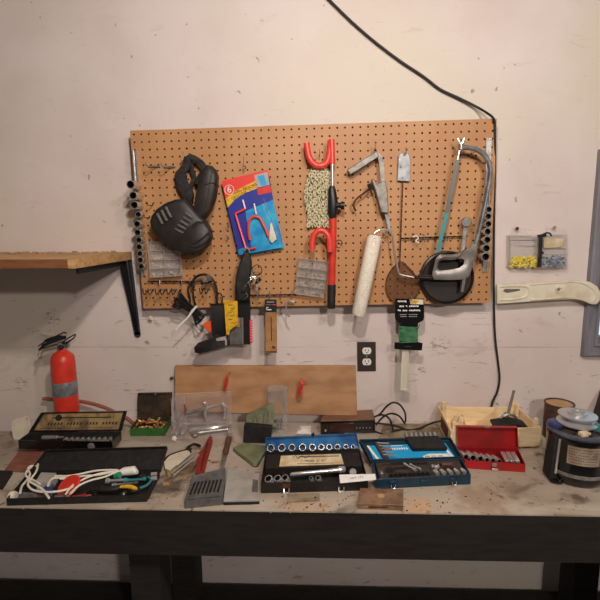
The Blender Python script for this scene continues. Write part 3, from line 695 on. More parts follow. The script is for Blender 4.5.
hs = thing('hacksaw', 'large grey hacksaw with teal blade and cast metal handle, right side of the pegboard', 'hacksaw', W(460,292,BD+.03))
dd = BD+.050
g = G(); g.tube(sm(WP([(460.5,148),(466,147.5),(476,149.5),(484,154.5),(488.5,162),(490.2,170),(489,182)], dd), 5)+WP([(484,208),(478,234),(475.3,247)], dd), .0078, 'galv', 12, flat=(Y,1.15)); g.build('frame_tube', hs)
g = G(); g.tube(sm(WP([(488,160),(490,170),(488.7,182)], dd+.009), 3)+WP([(483.6,208),(477.6,234)], dd+.009), .0026, 'bluesteel', 6); g.build('frame_groove', hs)
g = G(); g.tube(WP([(459.5,150.5),(458,160)], dd), .0038, 'chrome', 8); g.cyl(W(461,144,dd), W(461,149.5,dd), .0085, 'steel', 14); g.build('tension_screw', hs)
g = G()
for s in (-1, 1): g.tube(sm([W(461.4,144.5,dd), W(461.4+s*1.6,142.5,dd), W(461.4+s*3.2,138,dd)], 3), [.0035]*4+[.0048]*3, 'chrome', 8, flat=(Y,.5))
g.build('wing_nut', hs)
def bladepts(a, b, wa, wb, off=0): return [W(a[0]-wa, a[1], dd+off), W(a[0]+wa, a[1], dd+off), W(b[0]+wb, b[1], dd+off), W(b[0]-wb, b[1], dd+off)]
g = G(); g.prism(bladepts((457.7,160),(446.5,213),1.7,1.9), FRONT*.002, 'bladed'); g.build('blade_worn', hs)['label'] = 'worn grey length of blade'
g = G(); g.prism(bladepts((446.5,213),(437.8,252),1.9,1.9), FRONT*.002, 'teel'); g.build('blade_painted', hs)['label'] = 'teal painted length of blade'
outer = [(433.5,279.5),(432,274),(434,266),(436,258),(440,254.5),(452,254.5),(464,252.5),(470,248),(472.5,243.5),(477,246),(476,256),(472,268),(469.5,276),(464,279.5),(448,280)]
inner = [(439.5,270.5),(437.5,267.5),(439,262),(443,259.8),(452,260),(461,258.5),(464.5,260),(463.5,265),(459,268),(450,269.8)]
g = G(); k = g.mi('cast')
for o_, i_ in ((outer, inner),):
    N = 60
    def resample(p, n):
        P_ = [Vector((a, b, 0)) for a, b in p]; c_ = sum(P_, Vector())/len(P_); res = []
        for q in range(n):
            an = 2*PI*q/n; dirv = Vector((math.cos(an), math.sin(an), 0)); best = None
            for i in range(len(P_)):
                a, b = P_[i]-cc, P_[(i+1) % len(P_)]-cc; e = b-a; den = dirv.x*e.y-dirv.y*e.x
                if abs(den) < 1e-9: continue
                t_ = (a.x*e.y-a.y*e.x)/den; s_ = (a.x*dirv.y-a.y*dirv.x)/den
                if t_ > 0 and -1e-6 <= s_ <= 1+1e-6: best = t_ if best is None else max(best, t_)
            res.append(cc+dirv*best)
        return res
    cc = Vector((451,264.5,0)); ro, ri = resample(o_, N), resample(i_, N)
    mk = lambda R, d_: [W(p.x, p.y, d_) for p in R]
    mid = [a*.5+b*.5 for a, b in zip(ro, ri)]
    g.loft([mk(ro, dd-.008), mk(ro, dd+.008), mk(mid, dd+.014), mk(ri, dd+.008), mk(ri, dd-.008)], 'cast', loop=True)
g.build('cast_handle', hs, sharp=50)
g = G(); g.box(W(463,285,dd), (.010,.008,.045), 'steel', (X,Y,(W(464,278,dd)-W(462,292,dd)).normalized())); g.build('finger_guard', hs, bevel=.001)
g = G(); g.tube(WP([(418,275.5),(434,276)], dd), .0035, 'blackm', 8); g.build('blade_pin', hs)
hook(471,152, L=.055, label='peg hook under the top bend of the hacksaw frame', group=G1)
M['plate'] = mat('dark_bronze_plate', (64,56,50), .45, .3)
# ------------------------------------------------------------------ lower left hanging things
cb = thing('folded_electric_cable', 'folded black power cord with a white zip tie, hanging below the pegboard left corner', 'cord', W(195,322,BD+.02))
g = G()
for k in range(10):
    o = (k-4.5)*1.5; d_ = BD+.02+.006*(k % 3); s = random.uniform(-1,1)
    g.tube(sm(WP([(176+o*.5+s,298-o*1.2),(181+o*.2,301-o*.9),(190-o*.1,308-o*.7),(197+o*.3,316-o*.8),(201+o*.6+s,320-o*.7),(203+o*.3,317-o*.5)], d_), 4), .0023, 'rubber' if k % 2 else 'black', 6)
for (a_, b_) in (((176,298),(182,296)), ((175,303),(181,309))): g.tube(sm(WP([a_, (a_[0]-1.5,a_[1]+4), b_], BD+.03), 4), .0031, 'black', 6)
g.build('cord_coils', cb)
g = G(); g.tube(sm(WP([(190,306),(190,298),(188,290),(190,283),(194,281)], BD+.02), 4), .0028, 'black', 6); g.tube(sm(WP([(196,309),(194,298),(193,290),(195,284)], BD+.024), 4), .0028, 'black', 6); g.build('cord_tail', cb)
g = G(); g.tube(sm(WP([(194.5,308.5),(189,316),(181,324),(175.5,330)], BD+.047), 3), .0030, 'white', 6, flat=(Y,.35)); g.tube(sm(WP([(197,306),(193,310),(190,314)], BD+.045), 3), .0042, 'white', 6); g.build('zip_tie', cb)
hp = thing('curved_clip_band', 'dark curved spring band with a grey clip, arching over the cord bundle', 'clamp', W(206,300,BD+.02))
g = G(); g.tube(sm(WP([(191,287),(194,279),(200,275),(207,275),(213,280),(216.5,289),(217,303)], BD+.03), 5), .0042, 'darksteel', 8, flat=(Y,1.6)); g.build('band', hp)
g = G(); g.box(W(205.5,280,BD+.035), (.020,.016,.015), 'dull'); g.box(W(209,278,BD+.040), (.012,.014,.022), 'greypl', (Vector((.9,0,.3)).normalized(), Y, Vector((-.3,0,.9)).normalized())); g.build('clip', hp, bevel=.002)
hook(207,284, L=.045, label='peg hook under the grey clip of the curved spring band', group=G1)

gt = thing('black_hanging_tool', 'black L shaped hanging hand tool with an orange trigger and yellow tag', 'hand tool', W(215,350,BD+.01))
dd = BD+.012
g = G(); g.pillow(WP([(212,303),(226,302.5),(226,322),(226.5,345),(216,344),(213.5,333)], dd), FRONT*.032, 'black', .10); g.build('grip', gt, sharp=50)
g = G(); g.pillow(WP([(196,345.5),(199,342),(213,337),(218,331),(226,335),(231.5,343),(231,343.5),(214,348.5),(201,352),(196.5,350.5)], dd), FRONT*.034, 'blackm', .10); g.build('foot', gt, sharp=50)
g = G(); g.prism(WP([(203.5,324.5),(206,321.5),(214,319.5),(214.5,333),(209,330.5)], dd+.006), FRONT*.016, 'orange'); g.build('trigger', gt, bevel=.002)
g = G(); g.prism(WP([(216,338.5),(226,336),(225.5,340),(217,341)], dd+.035), FRONT*.002, 'greylight'); g.box(W(226,342,dd+.036), (.006,.003,.024), 'greylight'); g.build('grey_badge', gt)
g = G(); g.prism(WP([(224,300),(237.5,301),(238,324),(230,330),(229,335),(226.3,334)], dd+.038), FRONT*.0015, 'yellow'); g.build('yellow_tag', gt)
g = G()
for i in range(6): g.box(W(230.5+(i % 2)*2, 305+i*3.6, dd+.0398), (.016-(i % 3)*.003,.0004,.0022), 'rust')
g.build('tag_print', gt)
g = G(); g.tube(sm(WP([(218,304),(217,298),(219,293),(222,296),(222,303)], dd+.015), 4), .0022, 'darksteel', 6); g.build('hanging_loop', gt)
bk = thing('blade_package', 'grey and black blade package with a red edge strip hanging beside the yellow tag', 'package', W(240,345,BD+.01))
g = G(); g.prism(WP([(229,318),(243.5,316),(243.5,343.5),(230.5,343.5)], dd+.006), FRONT*.012, 'greypl'); g.build('grey_window', bk, bevel=.001)
g = G(); g.prism(WP([(238,300),(250.5,300),(251,343.5),(244.2,343.5),(243.8,316),(238,317)], dd+.006), FRONT*.016, 'black'); g.build('black_side', bk, bevel=.001)
g = G(); g.prism(WP([(249.6,320),(252.3,320),(252.5,343),(250,343.2)], dd+.0222), FRONT*.001, 'pinkred'); g.build('red_strip', bk)
g = G(); g.prism(WP([(242.2,318),(243.6,318),(243.8,343.5),(242.6,343.5)], dd+.0182), FRONT*.001, 'chrome'); g.build('bright_blade', bk)
g = G()
for i in range(8): g.box(W(251.2, 322+i*2.6, dd+.0235), (.0035,.0004,.0022), 'paper')
g.build('strip_print', bk)
g = G(); g.prism(WP([(232,312),(239,311),(240,327),(233,327)], dd+.0182), FRONT*.001, 'kraft'); g.build('orange_sticker', bk)
hook(245,291, L=.045, label='peg hook carrying the blade package', group=G1)

po = thing('tool_pouch', 'long black leather pouch with steel rings hanging below the blister pack', 'pouch', W(242,302,BD+.02))
g = G(); g.pillow(WP([(245.5,250.5),(250,252),(252.5,262),(251.5,275),(250.5,300),(238.5,301),(236.5,290),(236.5,276),(240.5,262)], BD+.034), FRONT*.026, 'blackm', .18); g.build('pouch_body', po)
g = G(); g.tube(sm(WP([(246,248.5),(244.5,252),(247,255),(249.5,252),(248,249)], BD+.05), 3, True), .0018, 'chrome', 6, closed=True); g.build('top_ring', po)
kr = thing('key_ring', 'jumble of small keys and steel wire hooks tangled beside the black pouch', 'key ring', W(252,295,BD+.03))
g = G(); g.tube(WP([(246.5,278.5),(248,276.5),(255,276.5),(256.5,279),(256.5,291)], BD+.052), .0030, 'chrome', 8); g.tube(WP([(246.5,278.5),(246,292)], BD+.052), .0026, 'chrome', 8); g.build('steel_loop', kr)
g = G(); g.tube([W(257,270,BD+.04)+(X*math.cos(q*PI/8)+Z*math.sin(q*PI/8))*.017 for q in range(16)], .0016, 'darksteel', 6, closed=True); g.tube(sm(WP([(251,280),(252,273),(256,268)], BD+.045), 3), .0016, 'chrome', 6); g.build('wire_ring', kr)
for i in range(12):
    a_ = random.uniform(0, PI); c_ = W(random.uniform(243,257), random.uniform(277,300), BD+random.uniform(.058,.068)); u_ = Vector((math.cos(a_)*.7, random.uniform(-.2,.2), math.sin(a_)))
    g = G(); r_ = random.uniform(.004,.008)
    if i % 3: 
        g.tube(sm([c_-u_*.014, c_+X*.006, c_+u_*.012, c_+u_*.014+X*-.006], 4), .0013, random.choice(['chrome','darksteel','steel']), 6)
        g.build('wire_hook', kr)
    else:
        n_, b_ = perp(u_.normalized()); g.box(c_, (.022,.0018,.008), random.choice(['steel','darksteel']), (u_.normalized(), n_, b_)); g.build('key', kr)
g = G(); g.prism(WP([(254,281),(259.5,277),(262,280),(257,284)], BD+.050), FRONT*.005, 'darksteel'); g.build('dark_fob', kr)
hook(247,249, L=.05, label='peg hook carrying the black pouch and key ring', group=G1)

kp = thing('card_packet', 'kraft card packet with a black header and slotted window, hanging below the pegboard', 'package', W(271,353,BD+.02))
g = G(); g.prism(WP([(265.5,312),(277,312),(277,352.5),(265.5,352.5)], BD+.030), FRONT*.006, 'kraft'); g.build('kraft_body', kp, bevel=.001)
g = G(); g.prism(WP([(264.8,299.5),(276.6,299.5),(276.6,311.8),(264.8,311.8)], BD+.030), FRONT*.0066, 'blackm'); g.build('black_header', kp)
g = G(); g.box(W(271.3,329,BD+.0363), (.0032,.0010,.085), 'hole_shade'); g.build('slot', kp)
g = G(); g.cyl(W(273.7,347,BD+.036), W(273.7,347,BD+.0368), .0065, 'rust', 14); g.box(W(271.3,351.8,BD+.0364), (.036,.0008,.0035), 'rust'); g.build('red_seal', kp)
g = G()
for v_, w_, u_, m_ in ((302,.026,270.5,'greylight'),(304.6,.020,268.5,'greypl'),(304.6,.012,274,'pinkred'),(307.5,.008,267.2,'paper'),(309.7,.018,268.8,'paper')): g.box(W(u_, v_, BD+.0370), (w_,.0005,.0034), m_)
g.box(W(266.6,308.6,BD+.0370), (.0035,.0005,.010), 'paper'); g.build('header_print', kp)
g = G(); g.tube(sm(WP([(294,302),(290,300.8),(287,303),(286,308),(287,313),(289.5,317)], BD+.02), 4), .0030, 'chrome', 7); g.tube([W(294,302,BD+.02), W(294,302,BD-.001)], .0026, 'chrome', 6)
tag(g.build('chrome_hook'), 'bright curved chrome hook at the bottom edge of the pegboard, centre', 'hook', G1)

# garden tie card and cable ties
gc = thing('wire_card', 'black card wound with green coated wire hanging over a bag of cable ties', 'wire card', W(408,352,BD+.02))
dd = BD+.022
g = G(); g.prism(WP([(395.5,298.5),(424,298.5),(424,318),(423,320.5),(418,323),(417,342),(422.5,343),(421.8,350.5),(394,348.8),(394.8,342),(399.5,342.5),(400,323),(395.5,319.5),(394.6,317)], dd), FRONT*.002, 'blackenamel'); g.build('card', gc)
g = G()
for i in range(13):
    v_ = 327.0+i*1.25; s_ = random.uniform(-.6,.6)
    g.tube([W(399.3, v_+s_, dd+.001)+Y*.003, W(399.2, v_+s_, dd+.003), W(408, v_+.3, dd+.0066), W(417.7, v_-s_, dd+.003), W(417.6, v_-s_, dd+.001)+Y*.003], .0022, 'gwire', 6)
g.tube(sm(WP([(414.5,324),(414.6,329),(418,328.5),(419.5,324.5)], dd+.005), 4), .0012, 'black', 5); g.build('wound_wire', gc)
g = G(); g.prism(WP([(409.5,299.2),(423.4,299.6),(423.3,304.5),(410.5,304)], dd+.0021), FRONT*.0004, 'cream'); g.prism(WP([(412,300),(420,300.5),(416,303.8),(412,303.5)], dd+.0026), FRONT*.0003, 'yellow'); g.build('header_picture', gc)
for s_, v_, z_, w_, u_ in (('gorilla',301.2,.0125,.030,402.5),('GARDEN TWIST TIE',306.2,.0085,.072,409),('ATTACHES DE JARDIN',310.4,.0085,.086,409)):
    if s_ == 'gorilla':
        g = G()
        for q in range(6): g.box(W(398.2+q*1.5, v_+.2*(q % 2), dd+.0024), (.0036,.0004,.0055+.002*(q == 5)), 'paper')
        g.build('brand_print', gc); continue
    g = G(); n_ = int(w_/.0058)
    for q in range(n_):
        if random.random() < .86: g.box(W(u_+(q-(n_-1)/2)*1.62, v_+random.uniform(-.2,.2), dd+.0024), (.0044,.0004,.0048), 'paper')
    g.build('card_print', gc)
g = G()
for q in range(10):
    if q != 4: g.box(W(400.5+q*1.8, 314.6, dd+.0024), (.0046,.0004,.0026), 'greylight'); g.box(W(401+q*1.7, 316.6, dd+.0024), (.0046,.0004,.0022), 'greylight')
for q in range(5): g.box(W(405+q*1.4, 346.6, dd+.0024), (.003,.0004,.0018), 'greypl')
g.build('small_print', gc)
hook(409,297, L=.04, label='peg hook carrying the black wire card', group=G1, tip=8)
ct = thing('cable_tie_bag', 'clear bag of pale cable ties hanging below the green wire card', 'bag of cable ties', W(405,393,BD+.01))
g = G()
for i in range(26):
    u0 = 405.5+random.uniform(-3.2,3.2)*.9; u1 = 404+(u0-405.5)*1.25+random.uniform(-.6,.6); d_ = BD+random.uniform(.004,.014)
    g.tube([W(u0, 346, d_), W((u0+u1)/2+random.uniform(-.4,.4), 368, d_), W(u1, 390+random.uniform(-2,.5), d_)], .0017, 'tie', 5, flat=(Y,.5))
    g.box(W(u1, 389.6, d_), (.005,.004,.005), 'tie')
g.build('cable_ties', ct)
g = G(); g.loft([[W(l, v, BD+.001), W(r_, v, BD+.001), W(r_, v, BD+.019), W(l, v, BD+.019)] for l, r_, v in ((398,414,343),(396.5,415,365),(395.5,416.5,393))], 'bag', cap=False); g.build('polybag', ct)

# ------------------------------------------------------------------ outlet
ol = thing('power_outlet', 'dark wall outlet plate with two white sockets, right of the plywood board', 'outlet', W(366,371,0))
TL, TR, BR, BL = WP([(357,342),(375.8,342),(376,371.3),(357.4,371.5)], .004)
g = G(); g.loft([[p+Y*.0039 for p in (BL,BR,TR,TL)], [BL,BR,TR,TL]], 'plate'); g.build('cover_plate', ol, bevel=.001)
for v_ in (350.8, 361.8):
    g = G(); c_ = W(366.8, v_, .004); pts = [c_+X*math.cos(q*PI/12)*.0165+Z*max(-.0125, min(.0125, math.sin(q*PI/12)*.0165)) for q in range(24)]
    g.prism(pts, FRONT*.002, 'white'); rc = g.build('receptacle', ol)
    g = G()
    for du in (-.006, .006): g.box(c_+X*du+Z*.003+FRONT*.0021, (.0022,.0004,.008), 'darkhole')
    g.cyl(c_+Z*-.0065+FRONT*.0019, c_+Z*-.0065+FRONT*.0023, .0026, 'darkhole', 10); g.build('slot', rc)
g = G(); g.cyl(W(366.8,356.3,.0039), W(366.8,356.3,.0052), .0028, 'chrome', 12); g.build('cover_screw', ol)

g = G(); c_ = W(152.5,317,.0); g.lathe([(.003,0),(.003,.016),(.008,.018),(.0085,.021),(.003,.024)], c_, FRONT, 'cream', 14)
tag(g.build('wall_screw'), 'single white headed screw sticking out of the wall below the pegboard corner', 'screw')
g = G(); a_ = W(173.5,376,.001); g.tube(sm([a_, a_+FRONT*.012+X*.006, a_+FRONT*.02+X*.012+Z*.004], 3), .003, 'brass', 7); g.ball(a_+FRONT*.008+Z*-.006+X*-.006, .006, 'rust', n=8)
tag(g.build('bent_nail'), 'small bent rusty nail in the wall left of the plywood board', 'nail')

# ------------------------------------------------------------------ wall anchors boxes and white arm
ab = thing('anchor_boxes', 'pair of clear hanging cases of yellow and grey wall anchors on a dark strap', 'organizer box', W(538,270,.01))
def case(u0, u1, v0, v1, nm):
    TL, TR, BR, BL = WP([(u0,v0),(u1,v0),(u1,v1),(u0,v1)], .034); g = G()
    g.tray([BL+Y*.030, BR+Y*.030, TR+Y*.030, TL+Y*.030], FRONT, .030, .002, 'clearh'); g.build(nm, ab)
    g = G(); g.loft([[BL, BR, TR, TL], [p+FRONT*.002 for p in (BL, BR, TR, TL)]], 'clear'); g.build('front_cover', ab)
case(509.5, 538.5, 235, 267.5, 'left_case'); case(541, 567.5, 234.5, 268, 'right_case')
g = G(); g.prism(WP([(536.5,235),(545.5,233.5),(546,236.5),(541.8,237.5),(541.4,251),(543,252),(542.8,254),(541.2,254.5),(540.5,267),(536.5,267),(538.5,252),(538.5,238)], .038), FRONT*.006, 'black')
g.tube(sm(WP([(541,235.5),(546,233),(550,233.5),(551.5,236)], .04), 4), .0028, 'black', 6); g.build('strap', ab)
g = G(); g.prism(WP([(512,227.5),(526,227.5),(528,235),(510,235)], .010), FRONT*.002, 'clear'); g.build('hang_tab', ab); g = G(); g.prism(WP([(546,226.5),(565,227.5),(567,234.5),(545,234.5)], .010), FRONT*.002, 'clear'); g.build('hang_tab', ab)
g = G(); g.prism(WP([(510.5,240),(537.5,240),(537.5,241),(510.5,241)], .0365), FRONT*.001, 'clearh'); g.prism(WP([(543,238),(564,238.5),(562,246),(556,247.5),(544,248)], .012), FRONT*.002, 'label'); g.prism(WP([(543,248.5),(566,248.5),(566,249.5),(543,249.5)], .0365), FRONT*.001, 'dull'); g.build('inner_card', ab)
for (u0, u1, v0, v1, m_, lab, n_) in ((511,537.5,256.5,267,'yel','heap of bright yellow wall anchors in the left clear case',110), (543,565,256,267,'anchorb','heap of grey blue wall anchors in the right clear case',100)):
    g = G()
    for i in range(n_):
        p_ = W(random.uniform(u0,u1), v0+(v1-v0)*random.random()**.8, random.uniform(.008,.031)); a_ = Vector((random.uniform(-1,1), random.uniform(-.5,.5), random.uniform(-.7,.7))).normalized()
        g.tube([p_-a_*.0075, p_, p_+a_*.0075], [.0016,.0026,.0030], m_ if (m_ == 'yel' or i % 3) else 'greypl', 6)
    tag(g.build('wall_anchors'), lab, 'wall anchors', kind='stuff')
for (u, v, m_, lab) in ((517,228.5,'darksteel','small dark nail holding the left anchor case'),(554.5,227.5,'chrome','bright nail head holding the right anchor case')):
    g = G(); g.cyl(W(u,v,0), W(u,v,.014), .0022, m_, 8); g.lathe([(.005,0),(.006,.002),(.004,.004)], W(u,v,.014), FRONT, m_, 12); tag(g.build('nail'), lab, 'nail')

wa = thing('white_bracket_arm', 'off-white moulded plastic bar with a curved end, mounted between the pegboard and window', 'bracket', W(540,300,.01))
g = G(); g.prism(WP([(495.5,284.5),(510,283.5),(572,280.5),(578,279.5),(588,281.5),(595,286),(598,292),(597.5,300),(594,304),(588,303.5),(580,300),(572,298.5),(552,299.5),(510,302.5),(495.5,303.5)], .0275), FRONT*.016, 'cream'); g.build('arm_body', wa, bevel=.003)
for u_ in (512, 558):
    g = G(); g.cyl(W(u_,292,0), W(u_,292,.0275), .008, 'cream'); g.build('spacer', wa)
g = G()
g.tube(sm(WP([(500,286.5),(512,286),(526,286.5),(529,291),(525,297),(512,299.5),(500,300)], .0435), 4), .004, 'cream', 8)
g.tube(sm(WP([(530,284.5),(552,283),(574,281.8),(585,284),(593,289.5),(596,296),(592,302)], .0435), 4), .0035, 'cream', 8)
g.tube(WP([(530,299.8),(552,298.5),(570,296.8)], .0435), .0035, 'cream', 8); g.build('raised_rim', wa)
g = G(); g.prism(WP([(502.5,291),(505,289),(520,289),(520,290.5),(507,293)], .0437), FRONT*.0006, 'greypl'); g.build('recess', wa)
g = G(); g.lathe([(.012,0),(.012,.004),(.008,.005),(.006,.001)], W(558.5,289.5,.0435), FRONT, 'cream', 18); g.lathe([(.006,0),(.001,.0012)], W(558.5,289.5,.0445), FRONT, 'dull', 12); g.build('screw_boss', wa)

# long black cable across the top
g = G()
P_ = sm([W(300,-30,.012), W(352,22,.012), W(392,55,.012), W(423,76,.012), W(440,89,.012), W(459,98,.014), W(477,107,.022), W(490,115,.055), W(494,119,.066)], 5)
P_ += sm([W(494.8,122,BD+.006), W(495,160,.05), W(494,215,.03), W(493.6,262,.02), W(493.8,300,.016), W(495,335,.012), W(498,362,.010), W(499.5,378,.010), W(497.5,391,.010), W(493,401,.012), W(491,408,.014), W(488,417,.02)], 6)
g.tube(P_, .0039, 'rubber', 9)
tag(g.build('black_cable'), 'long black cable running down the wall past the pegboard right edge', 'cable')
# second thin cable seen as an extra line above the board is a shadow only

# ------------------------------------------------------------------ plywood board leaning on the wall
g = G(); TL, TR, BR, BL = W(176,365,.006), W(355.5,365,.006), W(357,414,.040), W(176.5,410,.040)
n_ = FRONT*.016
g.loft([[BL, BR, TR, TL], [p+n_ for p in (BL, BR, TR, TL)]], 'ply')
pl = tag(g.build('plywood_board', bevel=.001), 'long weathered plywood board leaning against the wall behind the tools', 'board')
for (u, v, lab, sx) in ((227.5,374,'left one of two red coated hooks screwed in the plywood board',0), (300,380,'right one of two red coated hooks screwed in the plywood board',1)):
    g = G(); a_ = W(u+2, v-1, .035)
    g.tube([a_+Y*.012, a_+FRONT*.02], .0024, 'steel', 7)
    g.tube(sm([a_+FRONT*.02, a_+FRONT*.030+Z*-.020+X*-.006, a_+FRONT*.030+Z*-.052+X*-.014, a_+FRONT*.045+Z*-.048+X*-.008, a_+FRONT*.060+Z*-.010+X*.002, a_+FRONT*.065+Z*.008+X*.004], 5), .0046, 'redvinyl', 9)
    if sx: g.tube([a_+FRONT*.02, a_+FRONT*.022+X*.022], .0022, 'redvinyl', 7)
    tag(g.build('red_hook'), lab, 'hook', 'red coated hooks on the plywood')
# ================================================================== ON THE BENCH
def lerp4(c, a, b): return c[0].lerp(c[1], a).lerp(c[3].lerp(c[2], a), b)   # c: FL,FR,BR,BL
def flat(v, z): return Vector((v.x, v.y, z))
BZ = BENCH
# ---- fire extinguisher
ec = B(65.5, 432); ec = Vector((ec.x+.014, ec.y, BZ)); er = .0405
ex = thing('fire_extinguisher', 'small red fire extinguisher standing at the left end of the bench', 'fire extinguisher', ec)
zt = W(65, 352, -ec.y).z-BZ
g = G(); g.lathe([(er*.9,.001),(er,.006),(er,zt-.035),(er*.93,zt-.016),(er*.7,zt-.004),(er*.36,zt+.004),(er*.34,zt+.014)], ec, Z, 'red', 36); g.build('cylinder', ex)
zl0, zl1 = W(65,398,-ec.y+er).z-BZ, W(65,384,-ec.y+er).z-BZ
g = G(); g.lathe([(er+.0004,zl0),(er+.0008,zl0+.001),(er+.0008,zl1-.001),(er+.0004,zl1)], ec, Z, 'galv', 36, cap=False); g.build('label_band', ex)
g = G()
for i in range(9):
    a_ = -PI/2-.5+i*.12; g.box(ec+Vector((math.cos(a_)*(er+.0009), math.sin(a_)*(er+.0009), zl0+.012+.006*(i % 4))), (.0045,.0005,.002), 'greypl', (Vector((-math.sin(a_), math.cos(a_), 0)), Vector((math.cos(a_), math.sin(a_), 0)), Z))
g.build('label_print', ex)
top = ec+Z*(zt+.012)
g = G(); g.cyl(top-Z*.004, top+Z*.022, .014, 'dull', 18); g.cyl(top+Z*.012-X*.004, top+Z*.012+X*.026, .009, 'steel', 14); g.ball(top+Vector((.008,-.016,.010)), .009, 'blackm'); g.build('valve', ex)
g = G(); d_ = -top.y
g.loft([[W(u, v, d_+k)+Z*q for k, q in ((-.011,0),(.011,0),(.011,.005),(-.011,.005))] for u, v in ((38,347),(44,343),(54,338),(64,333),(67,334))], 'black'); g.build('upper_lever', ex, bevel=.001)
g = G(); g.loft([[W(u, v, d_+k)+Z*q for k, q in ((-.010,0),(.010,0),(.010,.004),(-.010,.004))] for u, v in ((38,350),(46,348),(56,345),(64,344),(73,339.5))], 'black'); g.build('lower_lever', ex, bevel=.001)
g = G(); g.tube(sm(WP([(62,343),(67,339),(75,334.5),(74.5,337),(70,341),(66,344)], d_+.014), 4), .0022, 'darksteel', 6)
g.tube(sm(WP([(42,346),(46,340),(55,337),(62,336)], d_+.014), 4), .0028, 'rubber', 6)
for q in range(4): g.tube(sm(WP([(39+q,350-q*1.2),(46+q*1.5,345-q*1.6),(56,341-q),(66,338-q*.5)], d_+.012), 4), .0030, 'rubber', 6)
g.build('safety_strap', ex)
g = G(); g.lathe([(.006,0),(.0045,.012),(.006,.020)], W(41,350,d_+.004), Vector((-.3,-.2,-1)), 'chrome', 10); g.build('nozzle_tip', ex)
g = G(); g.tube([W(39,332.5,.03), W(44,334,.03), W(50,334.5,.03), W(54,334.8,.03)], [.0025,.006,.005,.0025], 'cream', 8, flat=(Y,.4)); g.build('inspection_tag', ex)
# ---- hose arc behind
g = G(); g.tube(sm([W(43,398.5,.03), W(50,399,.03), W(62,399.5,.03), W(78,401,.035), W(92,403.5,.04), W(106,408,.05), W(119,414.5,.06), W(128,419,.08), B(136,426,.008)], 5), .0065, 'hose', 9)
tag(g.build('rubber_hose'), 'pinkish brown rubber hose arching behind the fire extinguisher', 'hose')
# ---- white paddle
g = G(); P_ = WP([(12,424),(13,420),(20,417.5),(28,416),(30,419),(31.5,428),(31,431),(24,438),(18,443.5),(14,436)], .16)
g.prism(P_, FRONT*.006, 'cream'); g.cyl(W(27,418.5,.166), W(27,418.5,.1668), .0022, 'darkhole', 8)
tag(g.build('plastic_scraper', bevel=.0015), 'cream coloured flat plastic scraper with a hanging hole, leaning at the bench left end', 'scraper')

# ---- left plank pieces
g = G(); q = [B(5,472,.0),B(30,473,.0),B(48,449,.0),B(20,452,.0)]; q = [flat(p_, BZ+.0003) for p_ in q]; g.loft([q, [p_+Z*.008 for p_ in q]], 'reddish')
tag(g.build('wood_offcut', bevel=.001), 'flat reddish brown plank piece under the back corner of the open black case', 'wood piece')
g = G(); q = [flat(p_, BZ+.0003) for p_ in (B(-14,490),B(3,490),B(13,474),B(-2,473))]; g.loft([q, [p_+Z*.010 for p_ in q]], 'grain')
tag(g.build('wood_offcut', bevel=.001), 'dark wood piece at the extreme left edge of the bench', 'wood piece')

# ---- big open black case (front left)
FL, FR = B(7,506), B(147,502); 
bl_, br_ = B(30,478), B(160,477)
c4 = [flat(p_, BZ+.0005) for p_ in (FL, FR, br_, bl_)]
kc = thing('open_tool_case', 'large flat black tool case lying open at the front left, filled with cords and pliers', 'tool case', lerp4(c4,.5,.5))
hh = .020
g = G(); g.tray(c4, Z, hh, .0025, 'blackm'); g.build('tray', kc)
hb = [c4[3]+Z*hh, c4[2]+Z*hh]
tl_, tr_ = B(46,450,.056), B(167,446.5,.056)
g = G(); lc = [hb[0]+Y*.003, hb[1]+Y*.003, tr_, tl_]; nrm = (lc[1]-lc[0]).cross(lc[3]-lc[0]).normalized(); nrm = nrm if nrm.z > 0 else -nrm
g.tray([p_-nrm*.012 for p_ in lc], nrm, .014, .002, 'blackm'); g.build('lid', kc)
# contents
def K(u, v, h=.012): p_ = B(u, v, h+.0); return p_
g = G()
cord_pts = [[(20,493),(22,486),(27,480),(30,474),(28,469),(31,466),(38,466)],[(38,464),(36,472),(30,480),(28,485),(33,490),(45,492),(60,491),(72,487),(72,481),(64,478),(52,479),(48,486)],
            [(27,480),(34,484),(42,489),(47,495),(49,498)],[(48,486),(50,478),(57,476),(68,476),(80,474),(94,471),(106,470),(118,470)],[(66,494),(72,486),(84,479),(98,474),(110,472),(119,471)],
            [(70,494),(80,485),(92,480),(104,477),(114,473),(120,471)],[(33,466),(27,471),(26,476),(33,480),(40,484)],[(60,479),(70,478),(84,476),(98,475),(112,472)]]
for i, pts in enumerate(cord_pts): g.tube(sm([K(u, v, .026+.004*(i % 3)) for u, v in pts], 5), .0030, 'whitec', 7)
tag(g.build('electric_cable'), 'tangled white electric cord lying across the open black case', 'cord')
g = G(); g.tube([K(117,474,.026), K(124,471.5,.028), K(134,470.5,.028), K(137,472.5,.026)], [.007,.012,.013,.006], 'white', 12);
tag(g.build('cord_plug'), 'rounded off-white plug at the end of the white cord', 'plug')
g = G(); g.tube([K(115,476.5,.024), K(120,475,.030)], [.008,.010], mat('teal_green_plastic', (40,140,110), .5), 10); tag(g.build('plug_collar'), 'small teal green collar on the white cord beside the plug', 'plug')
g = G(); g.hexa([flat(K(u, v), BZ+.004) for u, v in ((36,488),(51,489),(58,479),(42,478))]+[flat(K(u, v, .030), BZ+.030) for u, v in ((36,480),(50,482),(56.5,472.5),(41,472))], 'greylight')
tag(g.build('charger_box', bevel=.002), 'pale grey plastic box under the cord loops in the open black case', 'box')
g = G(); c_ = K(69,484,.03); g.lathe([(.010,0),(.030,.001),(.034,.006),(.030,.011),(.012,.013)], c_+Vector((0,.004,-.012)), Vector((-.25,-.50,.85)), 'red', 26);
tag(g.build('red_disc'), 'flat bright red plastic disc among the cords in the black case', 'disc')
